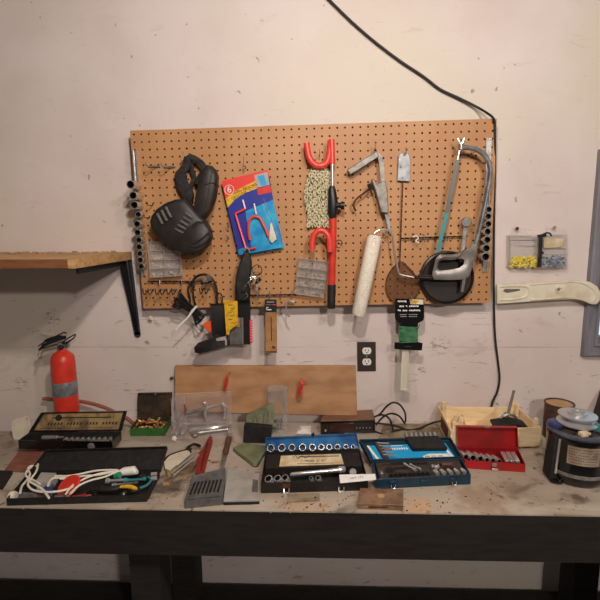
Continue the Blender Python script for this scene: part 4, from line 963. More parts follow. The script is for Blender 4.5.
g = G(); g.hexa([flat(K(u,v),BZ+.004) for u,v in ((42,493),(52,494),(54,488),(45,487))]+[flat(K(u,v,.02),BZ+.02) for u,v in ((43,488),(51,489),(54,483),(48,482))], 'bluetape'); tag(g.build('blue_fitting', bevel=.002), 'small blue plastic fitting under the white cord loops', 'fitting')
g = G(); a_, b_ = K(13,496,.012), K(32,497,.012); g.lathe([(.011,0),(.011,(b_-a_).length*.8),(.006,(b_-a_).length)], a_+(b_-a_)*.25, b_-a_, 'clear', 16); g.lathe([(.004,0),(.012,.004),(.0135,.014),(.011,.020)], a_-(b_-a_).normalized()*.012, b_-a_, 'cream', 16)
tag(g.build('small_bottle'), 'small clear bottle with a cream cap lying in the left corner of the black case', 'bottle')
for i, (a_, b_, m_, lab) in enumerate((((34,496),(50,498),'handlewood','dull brown tool handle beside the small clear bottle'),((54,498),(70,496),'steel','short steel rod at the front of the open black case'),((68,499),(92,495),'redtool','red handled screwdriver lying at the front of the open black case'),((78,479),(74,488),'orange','small orange piece beside the red disc'))):
    g = G(); p0, p1 = K(*a_, .010), K(*b_, .010); L = (p1-p0).length
    g.lathe([(.004,0),(.0075,.004),(.0065,L*.5),(.008,L*.7),(.004,L*.75),(.003,L)], p0, p1-p0, m_, 10)
    tag(g.build(['wooden_awl','steel_rod','screwdriver','orange_clip'][i]), lab, ['handle','rod','screwdriver','clip'][i])
pp = thing('pliers', 'black handled pliers with a yellow stripe lying in the open black case', 'pliers', flat(K(115,492), BZ+.004))
g = G(); g.tube(sm([K(88,492,.014),K(98,495,.014),K(112,495.5,.014),K(126,493.5,.014),K(138,490,.015)], 4), [.004]*4+[.009]*9+[.004]*4, 'blackenamel', 9); g.build('handle', pp)
g = G(); g.tube(sm([K(90,489,.020),K(100,489.5,.020),K(114,489,.021),K(126,486,.021),K(136,483,.020)], 4), [.004]*4+[.0085]*9+[.004]*4, 'rubber', 9); g.build('handle', pp)
g = G(); g.tube(sm([K(120,487,.030),K(129,486.5,.030),K(137,489,.028)], 4), [.003,.004,.0045,.005,.0052,.006,.0058,.005,.003], 'yellow', 8); g.build('yellow_grip_stripe', pp)
for i, (a_, b_, r_, m_, lab, nm) in enumerate((((106,481),(126,480),.006,'chrome','chrome shafted nut driver lying behind the black pliers','nut_driver'),((124,480.5),(146,479),.005,'teel','slim tool with a blue green shaft behind the black pliers','slim_tool'),((112,485),(138,482.5),.004,'steel','thin steel rod across the middle of the open black case','steel_rod'))):
    g = G(); p0, p1 = K(*a_, .026+.002*i), K(*b_, .026+.002*i); L = (p1-p0).length
    g.lathe([(r_*1.3,0),(r_*1.3,L*.15),(r_*.7,L*.2),(r_*.7,L*.85),(r_,L*.9),(r_,L)], p0, p1-p0, m_, 12); tag(g.build(nm), lab, 'hand tool')
g = G(); p0 = K(140,475.5,.03); g.pipe(K(147,478,.022), K(139,478.5,.022), .010, 'black', 14); tag(g.build('socket'), 'black impact socket at the right of the open black case', 'socket')
for i, du in enumerate((0, 4.2)):
    g = G(); g.cyl(K(151,474.5+du,.024), K(157,474+du,.024), .0060, 'chrome', 14); tag(g.build('socket'), ('rear','front')[i]+' one of two short chrome sockets at the right end of the black case', 'socket')
g = G(); g.tube(sm([K(140,488,.022),K(147,485,.024),K(151,480,.024),K(148,477,.024)], 4), .0035, 'teel', 7); tag(g.build('bent_wire'), 'short bent blue green wire at the right end of the black case', 'wire')

# ---- small open tin with socket set (back left)
z1 = .030
f0, f1 = B(43,452,.0), B(112,450.5,0); b0, b1 = B(29,432.5,z1+.022), B(121,431.5,z1+.022)
zb_ = BZ+.022
F0, F1 = flat(B(43,452,.022), zb_), flat(B(113,450.5,.022), zb_); Bk0, Bk1 = flat(b0, zb_), flat(b1, zb_)
F0 = flat(B(19,449,.022), zb_); 
c4 = [F0, F1, Bk1, Bk0]
ts = thing('socket_set_tin', 'open black tin of small sockets with a yellowed label in its lid, back left', 'socket set', lerp4(c4,.5,.5))
g = G(); g.tray(c4, Z, z1, .002, 'blackenamel', 'blackm'); g.build('tray', ts)
T0, T1 = W(39,414,-Bk0.y), W(125,412.5,-Bk1.y)
l0, l1 = Bk0+Z*(z1+.001), Bk1+Z*(z1+.001)
lean = Y*.012; lc = [l0, l1, T1+lean, T0+lean]; n_ = (lc[1]-lc[0]).cross(lc[3]-lc[0]).normalized(); n_ = n_ if n_.y < 0 else -n_
g = G(); g.tray([p_-n_*.008 for p_ in lc], n_, .010, .002, 'blackenamel', 'brownbox'); g.build('lid', ts)
LQ = lambda a, b, z=0: lerp4(lc, a, b)+n_*z
g = G(); g.prism([LQ(.04,.08,-.0045), LQ(.96,.08,-.0045), LQ(.96,.92,-.0045), LQ(.04,.92,-.0045)], n_*.0006, 'goldlabel'); lab_ = g.build('lid_label', ts)
g = G(); r_ = (lc[1]-lc[0]).normalized(); u_ = (lc[3]-lc[0]).normalized()
g.box(LQ(.5,.70,-.0034), (.20,.004,.0006), 'blackm', (r_, u_, n_)); g.build('label_stripe', ts)
g = G()
for i in range(22):
    if i not in (5, 11, 16): g.box(LQ(.16+i*.036,.40,-.0034), (.0055,.010,.0005), 'blackm', (r_, u_, n_))
for i in range(30): g.box(LQ(.1+i*.027,.17,-.0034), (.004,.003,.0005), 'brownbox', (r_, u_, n_))
g.build('label_print', ts)
g = G(); g.cyl(LQ(.24,.72,-.004), LQ(.24,.72,.002), .010, 'blackm', 16); g.build('lid_boss', ts)
for i in range(9):
    f_ = i/8; p_ = B(66+f_*44, 437.3, z1+.022); p_ = Vector((p_.x, p_.y, zb_+.020)); g = G(); g.pipe(p_+Vector((-.004,.012,0)), p_+Vector((.004,-.012,.003)), .0075, 'chrome', 12, .3)
    tag(g.build('socket'), ['first','second','third','fourth','fifth','sixth','seventh','eighth','last'][i]+' small chrome socket from the left in the back tin', 'socket', 'sockets in the back tin')
g = G(); p0, p1 = B(42,437.5,.044), B(64,437.2,.044); g.lathe([(.005,0),(.007,.003),(.007,.05),(.004,.054),(.004,(p1-p0).length)], p0, p1-p0, 'dull', 12); tag(g.build('spinner_handle'), 'grey knurled spinner handle beside the small sockets in the back tin', 'handle')
g = G(); g.tube([B(45,442,.046), B(110,440.5,.046)], .0030, 'steel', 8); tag(g.build('extension_bar'), 'long thin steel bar along the front lip of the back tin', 'bar')
g = G(); c_ = lerp4(c4,.78,0)+FRONT*.002+Z*.015; g.lathe([(.011,0),(.012,.002),(.007,.004)], c_, FRONT, 'dull', 16); g.build('front_clasp', ts)
g = G(); q = [Vector((p_.x, p_.y, BZ+.0002)) for p_ in (lerp4(c4,.15,.35), lerp4(c4,.93,.35), lerp4(c4,.93,.9), lerp4(c4,.15,.9))]; g.loft([q, [flat(p_, zb_-.0003) for p_ in q]], 'grain')
tag(g.build('wood_block'), 'dark wood block under the open socket tin at the back left', 'wood piece')

# ---- green tin with brass rounds
f0, f1 = B(130.5,436.3), B(165,436); z1 = .030
dv = (B(168,430)-B(165,436)); b0, b1 = flat(B(138,417.5,z1), BZ), flat(B(171,417,z1), BZ)
c4 = [flat(f0, BZ+.0003), flat(f1, BZ+.0003), b1, b0]
gn = thing('green_tin', 'small green metal tin standing open, full of brass cartridges', 'tin', lerp4(c4,.5,.5))
g = G(); g.tray(c4, Z, z1, .0018, 'green', 'darktin'); g.build('base', gn, bevel=.0008)
g = G(); g.tube([p_+Z*(z1-.008) for p_ in c4], .0012, 'green', 6, closed=True); g.build('rolled_seam', gn)
T0, T1 = W(137,394,-b0.y+.0), W(171,393.5,-b1.y)
lc = [b0+Z*(z1+.001), b1+Z*(z1+.001), T1+Y*.008, T0+Y*.008]; n_ = (lc[1]-lc[0]).cross(lc[3]-lc[0]).normalized(); n_ = n_ if n_.y < 0 else -n_
g = G(); g.tray([p_-n_*.010 for p_ in lc], n_, .012, .0016, 'darktin', 'darktin'); g.build('lid', gn, bevel=.001)
g = G(); g.ball(lerp4(lc,.53,.96)+n_*.004, .0035, 'chrome'); g.build('lid_catch', gn)
NAMES = []
for i in range(26):
    a_, b_ = .10+.80*((i % 7)/6)+random.uniform(-.03,.03), .12+.72*((i//7)/3)+random.uniform(-.04,.04)
    p_ = lerp4(c4, a_, b_)+Z*(z1*.62+random.uniform(-.002,.004)+(.004 if b_ > .4 else 0)); t_ = Vector((random.uniform(-1,1), random.uniform(-.8,.3), random.uniform(.15,1))).normalized()
    g = G(); L = .016; g.lathe([(.0042,-.008),(.0046,-.0065),(.0040,-.006),(.0042,.004),(.0038,.007),(.0020,.010),(.0008,.0115)], p_, t_, random.choice(['brass','brass','brass','copper']), 10)
    tag(g.build('brass_cartridge'), 'small brass cartridge lying loose in the open green tin', 'cartridge', 'brass cartridges in the green tin')

# ---- clear clamshells
def shell(nm, lab, cat, corn, h, puff=.8, m='shellp'):
    c = [flat(B(*p_), BZ+.0004) for p_ in corn]; t = thing(nm, lab, cat, lerp4(c,.5,.5)); cc_ = sum(c, Vector())/4
    g = G(); rg = lambda s, z: [cc_+(p_-cc_)*s+Z*z for p_ in c]
    g.loft([rg(1,0), rg(1,.001), rg(.93,.0015), rg(.90,h*.7), rg(puff,h)], m, cap=False); k_ = g.mi(m)
    g.loft([rg(puff,h), rg(puff*.5,h), rg(.01,h)], m, cap=False)
    g.build('plastic_shell', t)
    g = G(); g.tube(rg(puff,h), .0011, 'milky', 6, closed=True); g.tube(rg(1,.0012), .0012, 'milky', 6, closed=True); g.build('moulded_edge', t); return t, c
cs, c4 = shell('clamshell_package', 'clear plastic clamshell holding a steel clamp, in front of the plywood board', 'package', ((176,438.5),(232,437),(231,424),(180,423)), .050, .88)
dK = .13
g = G(); TL, TR, BR, BL = WP([(174,394),(231,391.5),(232,424),(178,425)], .075); BR, BL = CZ([BR, BL]); g.loft([[BL,BR,TR,TL],[p_+FRONT*.0012 for p_ in (BL,BR,TR,TL)]], 'shellp'); g.tube([BL,BR,TR,TL], .0013, 'milky', 6, closed=True); g.build('upright_cover', cs)
g = G(); TL, TR, BR, BL = WP([(171,399),(184,397),(187,428),(173,430)], .10); BR, BL = CZ([BR, BL]); g.loft([[BL,BR,TR,TL],[p_+FRONT*.0012 for p_ in (BL,BR,TR,TL)]], 'shellp'); g.tube([BL,BR,TR,TL], .0013, 'milky', 6, closed=True); g.build('side_wing', cs)
cl = thing('c_clamp', 'bright steel screw clamp sealed inside the clear clamshell', 'clamp', flat(B(205,434), BZ+.006))
g = G(); g.tube(sm(WP([(187,413),(196,411),(204,409)], dK-.02), 4), .0066, 'dull', 9); g.tube(WP([(204,409.5),(222,404.5)], dK-.02), .0055, 'chrome', 9)
for i in range(9): g.lathe([(.0055,0),(.0072,.001),(.0055,.002)], W(206,409,dK-.02).lerp(W(222,404.5,dK-.02), i/9), W(222,404.5,dK)-W(206,409,dK), 'chrome', 10)
g.build('screw', cl)
g = G(); g.tube(sm(WP([(204,402),(206,406),(205,413),(206.5,420)], dK-.015), 4), [.006,.007,.007,.006,.005,.004,.004,.004,.005,.006,.006,.005,.004], 'chrome', 10); g.build('sliding_jaw', cl)
g = G(); g.tube(sm(WP([(222,403),(225,407),(226,413),(224,418)], dK-.015), 4), .0066, 'chrome', 9); g.build('frame_end', cl)
g = G(); g.tube(sm([B(190,430,.015),B(206,428,.020),B(219,426,.022),B(229,424,.02)], 4), .0125, 'chrome', 10, flat=(Z,.7)); g.tube([B(196,433,.012),B(228,429,.012)], .0055, 'steel', 9); g.build('frame_bar', cl)
g = G(); g.lathe([(.002,0),(.012,.001),(.013,.012),(.010,.014)], flat(B(195,437), BZ+.003), Vector((.2,-.2,1)), 'steel', 18); g.build('foot_pad', cl)
g = G(); g.tube([W(184.5,404,.11), W(186,410,.11), W(185.5,414,.11)], [.003,.0045,.003], 'copper', 8); tag(g.build('copper_fitting'), 'tiny copper coloured fitting beside the clear clamshell', 'fitting')
c2, c4 = shell('clamshell_package', 'small rounded clear plastic pack with a white tipped nozzle, beside the green tin', 'package', ((169.5,441.5),(184,443),(192,424),(180,422)), .026, .8)
nz = thing('white_tipped_nozzle', 'black and steel nozzle with a white tip inside the small clear pack', 'nozzle', flat(B(178,437), BZ+.004))
g = G(); p0, p1 = B(174.5,438,.012), B(183,421,.022); L = (p1-p0).length; g.lathe([(.005,0),(.006,L*.3),(.004,L*.35),(.004,L*.6),(.007,L*.65),(.006,L)], p0, p1-p0, 'chrome', 12); g.build('barrel', nz)
g = G(); g.tube([B(180,434,.014),B(180,427,.016)], [.004,.0065], 'black', 9); g.build('black_collar', nz)
g = G(); g.lathe([(.004,0),(.0085,.003),(.0085,.010),(.004,.012)], p0-(p1-p0).normalized()*.010, p1-p0, 'white', 8); g.build('white_tip', nz)

# ---- folding multitool, red cutter, screwdriver
ft = thing('folding_tool', 'folding pocket tool with pale oval handle scales and steel rods, left of the red cutter', 'pocket tool', flat(B(180,468), BZ))
g = G(); q = [B(u, v, .012) for u, v in ((163.5,459),(168,455.5),(178,452.5),(186,450.5),(190.5,451.5),(190,454.5),(184,460),(176,466),(170,471),(165,469))]; q = [flat(p_, BZ+.010) for p_ in q]; g.loft([q, [p_+Z*.004 for p_ in q]], 'cream'); g.build('upper_scale', ft, bevel=.001)
g = G(); g.tube(sm([B(164,461,.014),B(170,455,.014),B(186,450,.014),B(191,452,.014)], 4), .0032, 'darksteel', 7); g.build('steel_liner', ft)
g = G(); q = [flat(B(u, v, .0), BZ+.0006) for u, v in ((166,472),(167.5,478.5),(178,477),(193,473),(196,467),(190,464.5),(180,468))]; g.loft([q, [p_+Z*.013 for p_ in q]], 'goldlabel'); g.build('lower_scale', ft, bevel=.002)
g = G(); g.tube([B(171,474,.022),B(197,452,.024)], .0032, 'chrome', 8); g.tube([B(173,476,.020),B(199,455,.022)], .0032, 'chrome', 8); g.build('steel_arms', ft)
rc = thing('box_cutter', 'dull red folding cutter with a pointed end, between the pocket tool and the screwdriver', 'cutter', flat(B(202,460), BZ))
g = G(); q = [flat(B(u, v, .016), BZ+.0008) for u, v in ((195.5,473),(203.5,474.5),(206,462),(209.5,450),(212.5,439),(211,434),(206.5,440),(203,448),(198.5,452),(196,463))]; g.loft([q, [p_+Z*.014 for p_ in q]], 'redtool'); g.build('red_body', rc, bevel=.002)
g = G(); g.tube(sm([B(201,470,.0165),B(204,456,.0165),B(208,442,.0165)], 3), .0016, 'brownbox', 6); g.build('blade_slot', rc)
g = G(); g.tube(sm([B(200,446,.010),B(194,444,.008),B(188,447.5,.006),B(186.5,451,.006),B(191,449,.006)], 4), .0042, 'blackm', 8); tag(g.build('black_clip'), 'small curled black clip touching the red cutter', 'clip')
sd = thing('old_screwdriver', 'old screwdriver with a brown handle lying between the red cutter and the drill index', 'screwdriver', flat(B(224,455), BZ))
p0, p1 = B(229,438,.010), B(225,455,.010); L = (p1-p0).length
g = G(); g.lathe([(.005,0),(.0105,.004),(.0115,.02),(.009,L*.45),(.0105,L*.8),(.007,L)], p0, p1-p0, 'handlewood', 12); g.build('handle', sd)
g = G(); g.ball(p0, .009, 'greylight'); g.build('butt_cap', sd)
g = G(); g.loft([[B(u-w, v, .004), B(u+w, v, .004), B(u+w, v, .010), B(u-w, v, .010)] for u, v, w in ((225,455,2.4),(223,463,2.2),(221,472,2.2))], 'dull'); g.build('flat_blade', sd)

# ---- grey drill bit case with fold out and closed grey case
c4 = [flat(B(*p_), BZ+.0004) for p_ in ((184.5,509),(223,505),(225.5,486),(190.5,490))]
db = thing('drill_bit_case', 'open dark grey plastic drill bit case at the front edge of the bench', 'drill bit case', lerp4(c4,.5,.5))
z1 = .022; g = G(); g.tray(c4, Z, z1, .003, 'greypl'); g.build('tray', db, bevel=.0006)
g = G(); rp = [p_+Z*(z1+.0002) for p_ in c4]; q = lambda a, b: lerp4(rp, a, b)
g.loft([[q(.01,.05), q(.99,.05), q(.99,.95), q(.01,.95)], [q(.01,.05)+Z*.003, q(.99,.05)+Z*.003, q(.99,.95)+Z*.003, q(.01,.95)+Z*.003]], 'greypl'); g.build('slotted_insert', db)
for i in range(8):
    f_ = .14+i*.105; g = G(); g.tube([q(f_-.02,.25)+Z*.005, q(f_+.02,.85)+Z*.006], .0024, 'darkhole', 7); tag(g.build('drill_bit'), ['first','second','third','fourth','fifth','sixth','seventh','last'][i]+' drill bit from the left in the open grey case', 'drill bit', 'drill bits in the grey case')
lc = [rp[3]+Z*.002, rp[2]+Z*.002, B(225.5,468,.046), B(193,476,.046)]; n_ = (lc[1]-lc[0]).cross(lc[3]-lc[0]).normalized(); n_ = n_ if n_.z > 0 else -n_
g = G(); g.tray([p_-n_*.005 for p_ in lc], n_, .006, .002, 'greypl', 'greypl'); g.build('lid', db)
c4 = [flat(B(*p_), BZ+.0004) for p_ in ((223.5,505.5),(259.5,504.5),(259.5,478.5),(228,471.5))]
g = G(); z1 = .014; g.loft([c4, [p_+Z*.008 for p_ in c4]], 'blackm'); 
gk = thing('grey_flat_case', 'closed flat case with a pale grey top beside the open drill bit case', 'case', lerp4(c4,.5,.5)); g.build('dark_base', gk, bevel=.001)
g = G(); g.loft([[p_+Z*.0082 for p_ in c4], [p_+Z*.0150 for p_ in c4]], 'greylight'); g.build('pale_top', gk, bevel=.0012)
g = G(); q = lambda a, b: lerp4([p_+Z*.0152 for p_ in c4], a, b); g.loft([[q(.78,.25),q(.96,.25),q(.96,.72),q(.80,.72)], [q(.78,.25)+Z*.0006,q(.96,.25)+Z*.0006,q(.96,.72)+Z*.0006,q(.80,.72)+Z*.0006]], 'greypl'); g.build('grey_patch', gk)

# ---- green fold-out drill index
di = thing('drill_index', 'olive green fold-out metal drill index standing open in front of the glass jar', 'drill index', flat(B(256,445), BZ))
yb = -B(257,444).y
g = G(); q = CZ(WP([(246,427),(246,416),(271,403.5),(274.5,405),(273.8,420),(273,428)], yb-.035)); g.prism(q, Y*.008, 'olive'); g.build('rear_leaf', di, bevel=.001)
for i in range(6):
    g = G(); u_ = 250+i*3.5; g.cyl(W(u_,426,yb-.034), W(u_+.3,420.5-i*1.9,yb-.034), .0026+.0002*i, 'brass' if i % 3 == 0 else 'dull', 8); tag(g.build('drill_bit'), 'thin drill bit standing against the olive green leaf', 'drill bit', 'drill bits in the olive index')
g = G(); q = CZ(WP([(244,425),(272,427.5),(270.5,441),(265,446),(243,443.5)], yb-.004)); g.prism(q, Y*.024, 'blackm'); g.build('middle_leaf', di, bevel=.001)
g = G(); q = [flat(B(u, v, .010), BZ+.0035) for u, v in ((233,449),(243,443.8),(265,447),(268,449),(257,464),(254,465))]; g.loft([q, [p_+Z*.0115 for p_ in q]], 'olive'); g.build('front_leaf', di, bevel=.0012)
g = G(); q = [flat(B(u, v, .0), BZ+.0003) for u, v in ((235,453),(247,448),(267,451),(258,467),(254,467.5))]; g.loft([q, [p_+Z*.0028 for p_ in q]], 'blackm'); g.build('dark_underside', di)

# ---- jar
jc = flat(B(278,431.5), BZ); jr = 11.2*mpp(-jc.y)
jr_t = thing('plastic_jar', 'clear round jar with metal screws at the bottom, in front of the plywood board', 'jar', jc)
hj = W(278,388,-jc.y).z-BZ
g = G(); g.lathe([(jr*.9,.0006),(jr,.004),(jr,hj*.78),(jr*.93,hj*.84),(jr*.93,hj),(jr*.90,hj),(jr*.90,hj*.84),(jr*.96,hj*.77),(jr*.96,.006),(jr*.85,.003)], jc, Z, 'glass', 36); g.build('jar_body', jr_t)
g = G(); g.lathe([(jr*.97,hj*.84),(jr*.99,hj*.85),(jr*.99,hj*.99),(jr*.80,hj+.002),(.001,hj+.002)], jc, Z, 'clear', 36, cap=False); g.build('jar_lid', jr_t)
g = G()
for i in range(26):
    a_ = random.uniform(0, 2*PI); rr = jr*.66*math.sqrt(random.random()); p_ = jc+Vector((math.cos(a_)*rr, math.sin(a_)*rr, random.uniform(.009,.040))); t_ = Vector((random.uniform(-1,1), random.uniform(-1,1), random.uniform(-.4,1.4))).normalized()
    L = .009; g.lathe([(.0050,0),(.0050,.002),(.0022,.0025),(.0020,L*1.6)], p_-t_*L*.7, t_, random.choice(['steel','chrome','dull','darksteel']), 8)
tag(g.build('loose_screws'), 'jumble of steel screws and bolts in the bottom of the clear jar', 'screws', kind='stuff')

# ---- clock radio
c4 = [flat(B(*p_), BZ+.0004) for p_ in ((320.5,434.5),(375,433),(373.5,423.5),(324,425))]
zt = W(347,421,-c4[0].y).z-BZ
cr = thing('clock_radio', 'old clock radio with a woodgrain top behind the blue socket case', 'clock radio', lerp4(c4,.5,.5))
b0, b1 = flat(B(325,412,zt), BZ+.0004), flat(B(372.5,409.5,zt), BZ+.0004); c4[2], c4[3] = b1, b0
g = G(); g.loft([[p_+Z*.004 for p_ in c4], [p_+Z*zt for p_ in c4]], 'walnut'); g.build('cabinet', cr, bevel=.0015)
FQ = lambda a, z, o=0: c4[0].lerp(c4[1], a)+Z*z+FRONT*o
g = G(); g.loft([[FQ(.005,.002), FQ(.995,.002), FQ(.995,zt-.003), FQ(.005,zt-.003)], [FQ(.005,.002,.003), FQ(.995,.002,.003), FQ(.995,zt-.003,.003), FQ(.005,zt-.003,.003)]], 'blackenamel'); g.build('front_bezel', cr)
g = G(); g.loft([[FQ(.17,.012,.0032), FQ(.60,.012,.0032), FQ(.60,zt-.011,.0032), FQ(.17,zt-.011,.0032)], [FQ(.17,.012,.004), FQ(.60,.012,.004), FQ(.60,zt-.011,.004), FQ(.17,zt-.011,.004)]], 'display'); g.build('display_window', cr)
g = G(); g.cyl(FQ(.09,.016,.003), FQ(.09,.016,.007), .0035, 'greylight', 12); g.build('button', cr)
g = G(); g.loft([[FQ(.63,.010,.003), FQ(.96,.010,.003), FQ(.96,zt-.010,.003), FQ(.63,zt-.010,.003)], [FQ(.63,.010,.0036), FQ(.96,.010,.0036), FQ(.96,zt-.010,.0036), FQ(.63,zt-.010,.0036)]], 'blackm'); g.build('dial_panel', cr)
for a_ in (.66, .72, .78, .84, .90):
    g = G(); g.box(FQ(a_, .022+.004*((a_*100) % 3), .004), (.0028,.0012,.005), 'greylight'); g.build('dial_mark', cr)
g = G(); g.box(FQ(.5, .003, .0035), (.155,.001,.0018), 'steel'); g.build('silver_trim', cr)
# cords right of the radio
g = G()
for pts in ([(374,417,.05),(380,414,.07),(386,407,.10),(393,402.5,.12),(400,405,.11),(405,413,.08),(405.5,422,.05)],[(376,425,.03),(383,417,.06),(391,413.5,.08),(399,416,.06),(405,424,.02)],[(375,423,.03),(384,424,.02),(396,426,.01),(408,430,.006),(420,428,.01),(432,423,.02),(441,421,.02)],[(374,431,.01),(385,434,.006),(398,430,.006),(410,431,.006),(424,427,.008)],[(376,416,.05),(384,415,.05),(390,420,.04),(393,430,.01)]):
    g.tube(sm([W(u, v, .16 if v < 426 else .2) if 0 else (W(u, v, .10)) for u, v, h in pts], 5), .0034, 'rubber', 7)
tag(g.build('looped_cable'), 'tangle of dark power cord looping up behind and right of the clock radio', 'cord')
def rag(nm, lab, cat, corn, h, m, seed):
    random.seed(seed); c = [flat(B(*p_), BZ+.0005) for p_ in corn]; g = G(); k_ = g.mi(m); N = 12; V = {}
    for i in range(N+1):
        for j in range(N+1):
            e = min(i, N-i, j, N-j)/(N/2); p_ = lerp4(c, i/N, j/N)+Vector((random.uniform(-.003,.003), random.uniform(-.003,.003), h*min(1, e*1.6)*random.uniform(.35,1))); V[i, j] = g.bm.verts.new(p_)
    for i in range(N):
        for j in range(N): g.face((V[i,j], V[i+1,j], V[i+1,j+1], V[i,j+1]), k_)
    bl = [V[0,j] for j in range(N+1)]
    return tag(g.build(nm, sharp=60), lab, cat)
rag('crumpled_rag', 'crumpled beige rag lying between the clock radio and the wooden crate', 'rag', ((378,441),(446,441),(447,424),(384,424)), .020, 'cloth', 3)
rag('paper_scrap', 'small crumpled white paper scrap left of the clock radio', 'paper', ((296,434),(311,434),(311,426),(299,426)), .012, 'paper', 5)
random.seed(21)
# ---- black and blue socket case
c4 = [flat(B(*p_), BZ+.0004) for p_ in ((261,493.5),(368,490.5),(0,0),(0,0))][:2]
z1 = .030
c4 += [flat(B(359.5,448.5,z1), BZ+.0004), flat(B(265.5,450.5,z1), BZ+.0004)]
bc = thing('blue_socket_case', 'worn black socket case with a blue inner lid, standing open at the bench centre', 'socket set', lerp4(c4,.5,.5))
g = G(); g.tray(c4, Z, z1, .002, 'brownbox', 'blackm'); g.build('tray', bc)
T0, T1 = B(265.5,436.5,.078), B(356.5,432.5,.078)
T0, T1 = W(265.5,437.5,-c4[3].y-.012), W(356.5,433.5,-c4[2].y-.012)
lc = [c4[3]+Z*(z1+.001), c4[2]+Z*(z1+.001), T1, T0]; n_ = (lc[1]-lc[0]).cross(lc[3]-lc[0]).normalized(); n_ = n_ if n_.y < 0 else -n_
g = G(); g.tray([p_-n_*.012 for p_ in lc], n_, .013, .002, 'blue', 'blue'); g.build('lid', bc)
g = G(); g.ball(lc[3].lerp(lc[2],.52)+Z*.003, .006, 'blackenamel'); g.build('lid_catch', bc)
q = lambda a, b, z=0: lerp4([p_+Z*z1 for p_ in c4], a, b)+Z*z
# raised middle insert carrying the label
g = G(); i0 = [q(.02,.45,-.004), q(.98,.45,-.004), q(.98,.84,.002), q(.02,.84,.002)]; g.loft([[p_-Z*.020 for p_ in i0], i0], 'brownbox'); g.build('label_insert', bc)
iq = lambda a, b, z=.0: lerp4(i0, a, b)+Z*z
g = G(); g.loft([[iq(.145,.10,.0004), iq(.815,.16,.0004), iq(.80,.90,.0004), iq(.155,.86,.0004)], [iq(.145,.10,.001), iq(.815,.16,.001), iq(.80,.90,.001), iq(.155,.86,.001)]], 'label'); g.build('paper_label', bc)
rr_, uu_ = (iq(1,.5)-iq(0,.5)).normalized(), (iq(.5,1)-iq(.5,0)).normalized()
text('lettering', '11 PIECES  ½" SET', iq(.50,.42,.0016), rr_, uu_, .014, 'blackm', bc, fit=.075)
g = G(); g.box(iq(.56,.74,.0014), (.125,.0045,.0005), 'handlewood', (rr_, uu_, Z)); g.tube(sm([iq(.28,.66,.0014), iq(.31,.82,.0014), iq(.34,.62,.0014), iq(.38,.80,.0014), iq(.42,.66,.0014), iq(.46,.80,.0014)], 4), .0010, 'blackm', 5)
for i in range(22): g.box(iq(.34+i*.017,.24,.0014), (.0036,.003,.0005), 'handlewood', (rr_, uu_, Z))
g.build('label_print', bc)
SO = [(271,4.2),(282,4.2),(292,4.0),(302.5,4.0),(312.5,3.7),(321.3,3.4),(329.3,3.2),(337.3,3.0),(345.7,2.7),(353,2.3)]
for i, (u, rp) in enumerate(SO):
    p_ = B(u, 449.2-(u-271)*.028, z1+.003); r = rp*.0029; p_ = Vector((p_.x, p_.y, BZ+z1+r*.55)); g = G(); g.pipe(p_+Vector((0,.004,-.006)), p_+Vector((0,-.008,.004)), r*.98, 'steel', 16, .15)
    nm_ = ['first and widest socket from the left','second socket from the left','third socket from the left','fourth socket from the left','fifth socket from the left','sixth socket from the left','seventh socket from the left','eighth socket from the left','ninth socket from the left','last and narrowest socket'][i]
    tag(g.build('socket'), 'chrome '+nm_+' in the blue lidded case', 'socket', 'sockets in the blue lidded case')
for i, (u, v, rp) in enumerate(((269.5,477,4.6),(278.5,476.5,4.2),(286,476,4.0),(312,476.5,2.4),(319,476.2,3.2))):
    p_ = B(u, v, z1); p_ = Vector((p_.x, p_.y, BZ+.021)); g = G(); r = rp*.0026; g.pipe(p_+Vector((.003,.006,-.012)), p_+Vector((-.003,-.003,.006)), r, 'chrome', 16, .28)
    tag(g.build('socket'), ['large chrome socket at the left of the front row in the black case','second chrome socket of the front row in the black case','third chrome socket of the front row in the black case','tiny chrome adapter in the middle of the front row','small chrome socket beside the tiny adapter in the front row'][i], 'socket')
rh = thing('ratchet_bar', 'long polished ratchet handle lying across the front of the blue lidded case', 'ratchet handle', flat(B(320,473), BZ+.02))
p0, p1 = B(290,474.5,.026), B(338,470,.028)
g = G(); g.lathe([(.003,0),(.0055,.006),(.0055,(p1-p0).length*.8),(.007,(p1-p0).length)], p0, p1-p0, 'chrome', 14); g.build('shaft', rh)
p2 = B(345,469.3,.028); g = G(); g.lathe([(.009,0),(.0098,.002),(.0098,.018),(.008,.021)], p1, p2-p1, 'chrome', 16); g.build('end_collar', rh)
g = G(); g.cyl(B(353,472,.010), B(353,472,.020), .018, 'blackenamel', 20); g.cyl(B(353,472,.020), B(353,472,.022), .010, 'dull', 16); tag(g.build('round_ratchet'), 'round black ratchet head partly under the paper tag', 'ratchet')
for u_, lb in ((286.5,'left_latch'),(341,'right_latch')):
    f_ = (u_-261)/107; p_ = c4[0].lerp(c4[1], f_)+FRONT*.001
    g = G(); g.box(p_+Z*.021, (.020,.003,.012), 'rust' if lb == 'left_latch' else 'brownbox'); g.tube([p_+Vector((-.007,-.004,.016)), p_+Vector((-.007,-.010,.004)), p_+Vector((.007,-.010,.004)), p_+Vector((.007,-.004,.016))], .0020, 'chrome', 7); g.box(p_+Vector((0,-.009,.004)), (.016,.002,.008), 'chrome'); g.build('latch', bc)
tg = G(); q4 = [B(340,483.3,.033), B(376,479.8,.036), B(375.3,474.0,.037), B(339.3,474.7,.034)]
cen = sum(q4, Vector())/4; 
tg.loft([q4, [p_+Z*.0005 for p_ in q4]], 'tag'); tt = thing('paper_lot_tag', 'narrow white paper lot tag lying across the black and teal cases', 'tag', cen-Z*.001)
